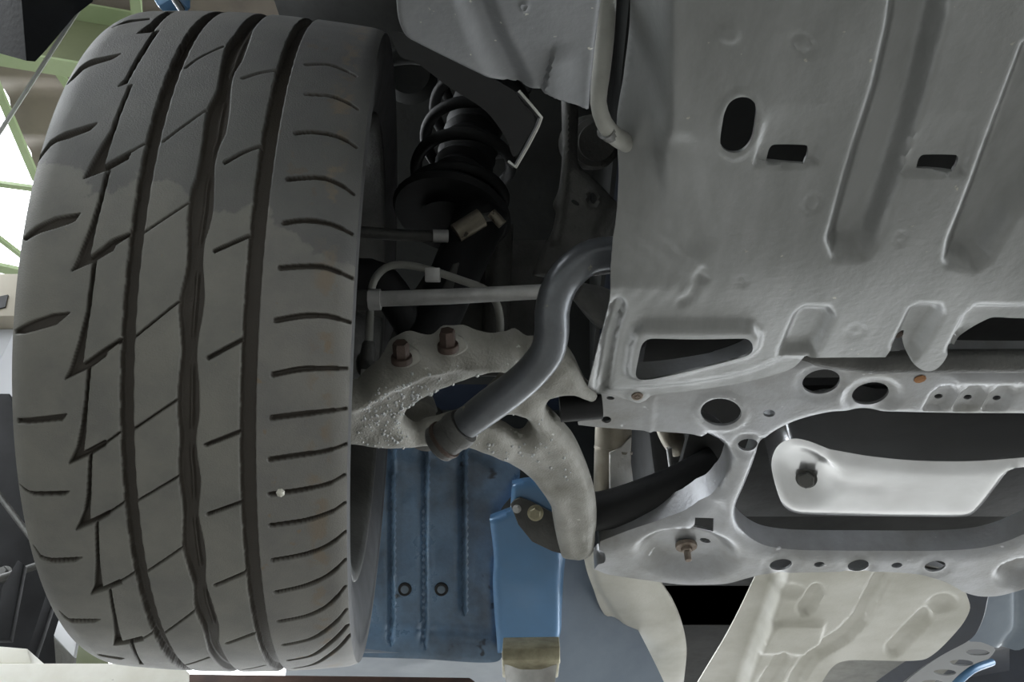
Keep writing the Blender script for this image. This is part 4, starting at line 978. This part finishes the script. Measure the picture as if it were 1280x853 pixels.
tube('strut_foot', px_tube([(606, 262, .98), (575, 330, .95), (545, 400, .92), (520, 460, .90), (500, 520, .89)]), [34/FPX*.95, 32/FPX*.95, 30/FPX*.92, 32/FPX*.9, 30/FPX*.9], M['black'], kn, 20)
tube('knuckle_arm', px_tube([(440, 352, .90), (475, 352, .90), (505, 392, .91), (520, 430, .91)]), [30/FPX*.9, 24/FPX*.9, 22/FPX*.9, 18/FPX*.9], M['black'], kn, 18)
quadslab('bracket', [at(548, 372, .885), at(566, 330, .885), at(574, 328, .885), at(566, 360, .885), at(556, 374, .885)], .006, M['castdark'], kn, .001)
sw = thing('sensor_lead', 'grey sensor lead with a pale metal sleeve above the brake hose', 'cable', at(555, 295, .92))
tube('lead', px_tube([(440, 289, .90), (500, 294, .91), (545, 296, .92)]), 7.5/FPX*.91, M['castdark'], sw, 14)
tube('metal_sleeve', px_tube([(541, 295, .917), (560, 295.5, .92)]), 8.2/FPX*.92, M['rod'], sw, 16, straight=True)
lk = thing('drop_link', 'tan rod end with a bright tip below the coil spring', 'link', at(590, 280, .93))
tube('sleeve', px_tube([(570, 292, .93), (602, 272, .935)]), 12.5/FPX*.93, M['header'], lk, 18, straight=True)
tube('neck', px_tube([(600, 273, .935), (620, 270, .935)]), 6/FPX*.93, M['castdark'], lk, 14, straight=True)
tube('tip', px_tube([(614, 266, .93), (628, 281, .93)]), 6.5/FPX*.93, M['header'], lk, 16, straight=True)
st = thing('steering_tube', 'long dark upright tube behind the tie rod', 'tube', at(622, 420, 1.05))
tube('tube', px_tube([(626, 280, 1.05), (622, 360, 1.05), (618, 430, 1.05)]), 17/FPX, M['castdark'], st, 16)
gb = thing('inner_panel', 'grey brown inner body panel behind the tie rod', 'panel', at(610, 440, 1.06))
quadslab('sheet', [at(560, 300, 1.1), at(690, 300, 1.1), at(700, 470, 1.05), at(470, 470, 1.05), at(500, 390, 1.06)], .004, M['castdark'], gb, 0)
ho = thing('hose_bracket', 'black bracket holding the end of the brake hose', 'bracket', at(640, 440, .85))
boxbev('block', at(641, 434, .862), RT*.026, UP*.011, FW*.012, M['black'], ho, .003)
quadslab('plate', [at(612, 443, .845), at(676, 432, .835), at(676, 437, .835), at(614, 450, .845)], .004, M['castdark'], ho, .001)

# coil spring and strut
spr = thing('coil_spring', 'black coil spring and strut in the dark wheel house', 'spring', at(570, 270, 1.0))
A, B = at(566, 262, .99), at(612, 86, 1.12); ax = (B - A); L = np.linalg.norm(ax); ax /= L
u = np.cross(ax, (0, 1, 0)); u /= np.linalg.norm(u); v = np.cross(ax, u)
N = 200; turns = 4.6
hel = [A + ax*L*i/N + (u*math.cos(2*math.pi*turns*i/N) + v*math.sin(2*math.pi*turns*i/N))*.056 for i in range(N+1)]
tube('coil', hel, .0072, M['black'], spr, 10, straight=True)
lathe('strut_boot', A - ax*.02, ax, sum([[(L*k/14, .036), (L*(k+.5)/14, .031)] for k in range(14)], []), M['black'], spr, 24)
lathe('spring_seat', A - ax*.012, ax, [(0, .02), (0, .066), (.006, .070), (.012, .066), (.014, .04)], M['black'], spr, 32)
V, F = lathe_geo(A, ax, [(0, .01)], 8)

# frame rail bracket between liner and undertray
fr = thing('frame_bracket', 'dark grey body bracket with an oval hole, left of the undertray edge', 'bracket', at(730, 300, .86))
FB = Plane(at(730, 250, .86), np.array([-.15, -.62, -.77]))
fo = catmull([(700, 90), (722, 90), (722, 150), (722, 203), (741, 222), (765, 247), (780, 262), (780, 340), (750, 345), (700, 350), (664, 345), (672, 318), (688, 292), (694, 268), (690, 256), (698, 235), (702, 195)], 4, True, sharp=(0, 1, 6, 7, 10))
panel('bracket_sheet', fo, [ellipse(741, 248, 4.5, 7, -5, 16), ellipse(719, 253.5, 6, 2.6, 32, 12)], FB, [f_line([(711, 90), (708, 180), (703, 240), (694, 300)], 4, .005, 7), f_ring(741, 248, 8, 11, -5, .0025, 4), f_line([(750, 290), (766, 260)], 5, -.004, 10),
      f_edge(fo, -.006, 12)], .004, M['castdark'], fr, 4, smooth=50)
dr = thing('crossmember_tube', 'dark ribbed tube end behind the bent pipe', 'tube', at(742, 175, .95))
lathe('ribbed_end', at(742, 178, .93), (.1, -.6, -.8), [(-.06, .030), (0, .030), (.004, .026), (.010, .026), (.013, .020), (.020, .020), (.02, 0)], M['castdark'], dr, 28)

# ================================================================== liner plate at the top, with the bent pipe beside it
ln_out = catmull([(495, -70), (495, -20), (495.5, 3), (498, 25), (507, 45), (524, 56), (580, 86), (637, 115), (645, 117), (650, 113), (673, 127), (699, 140.5), (720, 146), (731, 147.5), (735, 144), (738, 118), (745, 56), (751.6, 0), (756, -70)], 4, True, sharp=(0, 18))
LN = Plane(atz(640, 70, .43), np.array([.05, .30, -1.0]))
lnf = [f_line([(585, -70), (594, 0), (612, 50), (640, 105)], 6, -.006, 26), f_poly([(700, -70), (695, 58), (679, 110), (640, 100), (600, 0), (600, -70)], .003, 3) if False else (lambda P: 0*P[:, 0]),
       lambda P: .0035*sm((P[:, 0] - np.interp(P[:, 1], [50, 60, 110, 150], [693, 692, 678.5, 672]))/1.2)*sm((P[:, 1]-52)/25)*sm(1-(P[:, 0]-690)/40),
       lambda P: -.0010*np.clip(P[:, 1] - np.interp(P[:, 0], [640, 680, 735], [112, 112, 138]), 0, 40), wavy, f_edge(ln_out, -.0015, 5),
       f_ring(655, 6, 4, 4, 0, .001, 3)]
lin = thing('liner_plate', 'scuffed grey plastic liner plate with a slit, hanging down at the top', 'liner', LN(np.array([(731, 147)]))[0])
panel('liner_sheet', ln_out, [], LN, lnf, .003, M['blackplastic'], lin, 3.2, smooth=50)
def lnp(u, v, e=0): return at(u, v, depth_of(LN(np.array([(u, v)]))[0]) + e)
fold = [(649, 114), (664, 131), (677, 147), (673, 158), (660, 183), (645, 209), (636, 202)]
ds = [.004, .012, .02, .03, .045, .06, .07]
d0 = depth_of(lnp(650, 113))
tube('folded_edge', [at(u, v, d0 + e) for (u, v), e in zip(fold, ds)], [.0009]*7, M['hose'], lin, 8, straight=True)
b = MB(); E = [at(u, v, d0 + e) for (u, v), e in zip(fold, ds)]; I = [at(u - 5, v + 1, d0 + e + .02) for (u, v), e in zip(fold, ds)]
for i in range(6): b.add([E[i], E[i+1], I[i+1], I[i]], [(0, 1, 2, 3)])
b.build('folded_flap', M['black'], lin, 60)
lb = catmull([(490, 40), (524, 50), (640, 112), (652, 128), (668, 150), (655, 178), (642, 196), (632, 172), (606, 138), (560, 108), (520, 78), (500, 70)], 5, True)
panel('liner_return', lb, [], Plane(at(590, 100, d0 + .10), np.array([-.2, -.5, -.85])), [], .003, M['black'], lin, 7)
cp_ = thing('bent_pipe', 'grey bent metal pipe beside the liner plate and the undertray', 'pipe', at(760, 168, .63))
pd = depth_of(TS(np.array([(772, 150)]))[0])
tube('pipe', px_tube([(756, -60, pd), (757, 0, pd), (755, 50, pd), (751, 95, pd + .005), (748, 128, pd + .01), (755, 153, pd + .018), (768, 170, pd + .03), (786, 180, pd + .05)]), [x/FPX*pd for x in (13.5, 13.5, 12.5, 11.5, 10.5, 11, 12, 13)], M['hose'], cp_, 20, step=.006)
tube('hose_clip', px_tube([(757, 162, pd + .022), (764, 167, pd + .028)]), 13/FPX*pd, M['castdark'], cp_, 18, straight=True)

# ================================================================== wheel house and outer body
whs = thing('wheel_house', 'dark undersealed wheel house behind the tyre', 'wheel house', TC + np.array([.18, .3, 0]))
def arch(x0, x1, r, a0, a1, n=40):
    V = []; F = []
    for i in range(n+1):
        a = a0 + (a1-a0)*i/n
        for x in (x0, x1):
            V.append((x, TC[1] + .02 + r*math.cos(a)*1.0, TC[2] + .09 + r*math.sin(a)))
    for i in range(n): F.append((2*i, 2*i+1, 2*i+3, 2*i+2))
    return V, F
V, F = arch(-.31, .135, .42, R(24), R(150)); mesh('arch_liner', V, F, M['house'], whs, 60)
xi = .125
V = [(xi, TC[1] + .02 + .42*math.cos(a), TC[2] + .09 + .42*math.sin(a)) for a in np.linspace(R(24), R(150), 40)]
V2 = np.array(V); V2 = np.vstack([V2, V2 + np.array([.006, 0, 0])]); k = len(V)
mesh('inner_wall', V2, [tuple(range(k)), tuple(range(k, 2*k))[::-1]] + [(i, (i+1) % k, (i+1) % k + k, i + k) for i in range(k)], M['house'], whs, 30)
for k, (u, v, d, r) in enumerate(((512, 92, 1.14, .028),)):
    lathe('embossing', at(u, v, d), (0, -.7, -.7), [(-.01, r*1.4), (0, r*1.2), (.006, r), (.003, r*.7), (.003, 0)], M['house'], whs, 28)
tube('wiring_bundle', px_tube([(470, 75, 1.02), (520, 70, 1.02), (560, 86, 1.03), (600, 130, 1.05)]), .010, M['house'], whs, 12)
# car body that shuts the daylight out from above
bd = thing('car_shell', 'blue painted fender edge above the tyre, by the bumper corner', 'car body', TC + np.array([-.1, 0, .4]))
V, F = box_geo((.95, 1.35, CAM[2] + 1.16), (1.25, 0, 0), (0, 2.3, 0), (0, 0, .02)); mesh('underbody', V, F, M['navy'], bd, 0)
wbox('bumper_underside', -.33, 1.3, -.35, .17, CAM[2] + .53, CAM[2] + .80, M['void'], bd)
fe = [aty(205, -30, .40), aty(219, -4, .41), aty(233, 13, .43), aty(240, 13, .43), aty(240, -40, .40)]
quadslab('fender_edge', fe, .02, M['blueclean'], bd, .003)
tube('wheel_arch_lip', [aty(206, -24, .395), aty(218, -2, .405), aty(227, 12, .42)], .0035, M['steel'], bd, 10, straight=True)
bc = thing('bumper_corner', 'black bumper corner hanging in the top left corner', 'bumper', at(40, 75, .80))
V = [at(-60, -60, .84), at(22, -60, .80), at(33, 76, .80), at(-60, 50, .84), at(130, -60, .88), at(116, 2, .87), at(94, 19, .86), at(72, 44, .84), at(58, 62, .82), at(44, 77, .81)]
B_ = [v + FW*.10 + RT*(-.11) + UP*.07 for v in V]
F = [(0, 1, 2, 3), (1, 4, 5, 6, 7, 8, 9, 2)]; n = 10
per = [0, 1, 4, 5, 6, 7, 8, 9, 2, 3]
mesh('bumper_skin', V + B_, F + [tuple(i + n for i in f[::-1]) for f in F] + [(per[i], per[(i+1) % 10], per[(i+1) % 10] + n, per[i] + n) for i in range(10) if per[i] != 0 or True], M['blackplastic'] if False else M['black'], bc, 20)
stp = thing('strap', 'thin pale strap stretched from the bumper corner past the roof beam', 'strap', at(0, 165, .9))
A, B = at(102, 6, .87), at(-20, 196, .95); d = (B-A); L = np.linalg.norm(d); d /= L; s = np.cross(d, FW); s /= np.linalg.norm(s)
V, F = box_geo((A+B)/2, d*L/2, s*.0024, FW*.0008); mesh('band', V, F, M['cable'], stp, 0)
V, F = box_geo((A+B)/2 - FW*.0009, d*L/2, s*.0006, FW*.0003); mesh('seam', V, F, M['greywall'], stp, 0)
peb = tag(lathe('pebble', at(351, 616, depth_of(TC + E1*.3115) + .004), E1, [(-.001, .001), (.001, .003), (.003, .0022), (.0036, .0008)], M['shield'], None, 7, 20), 'tiny pale stone stuck in a cross cut of the tyre tread', 'stone')
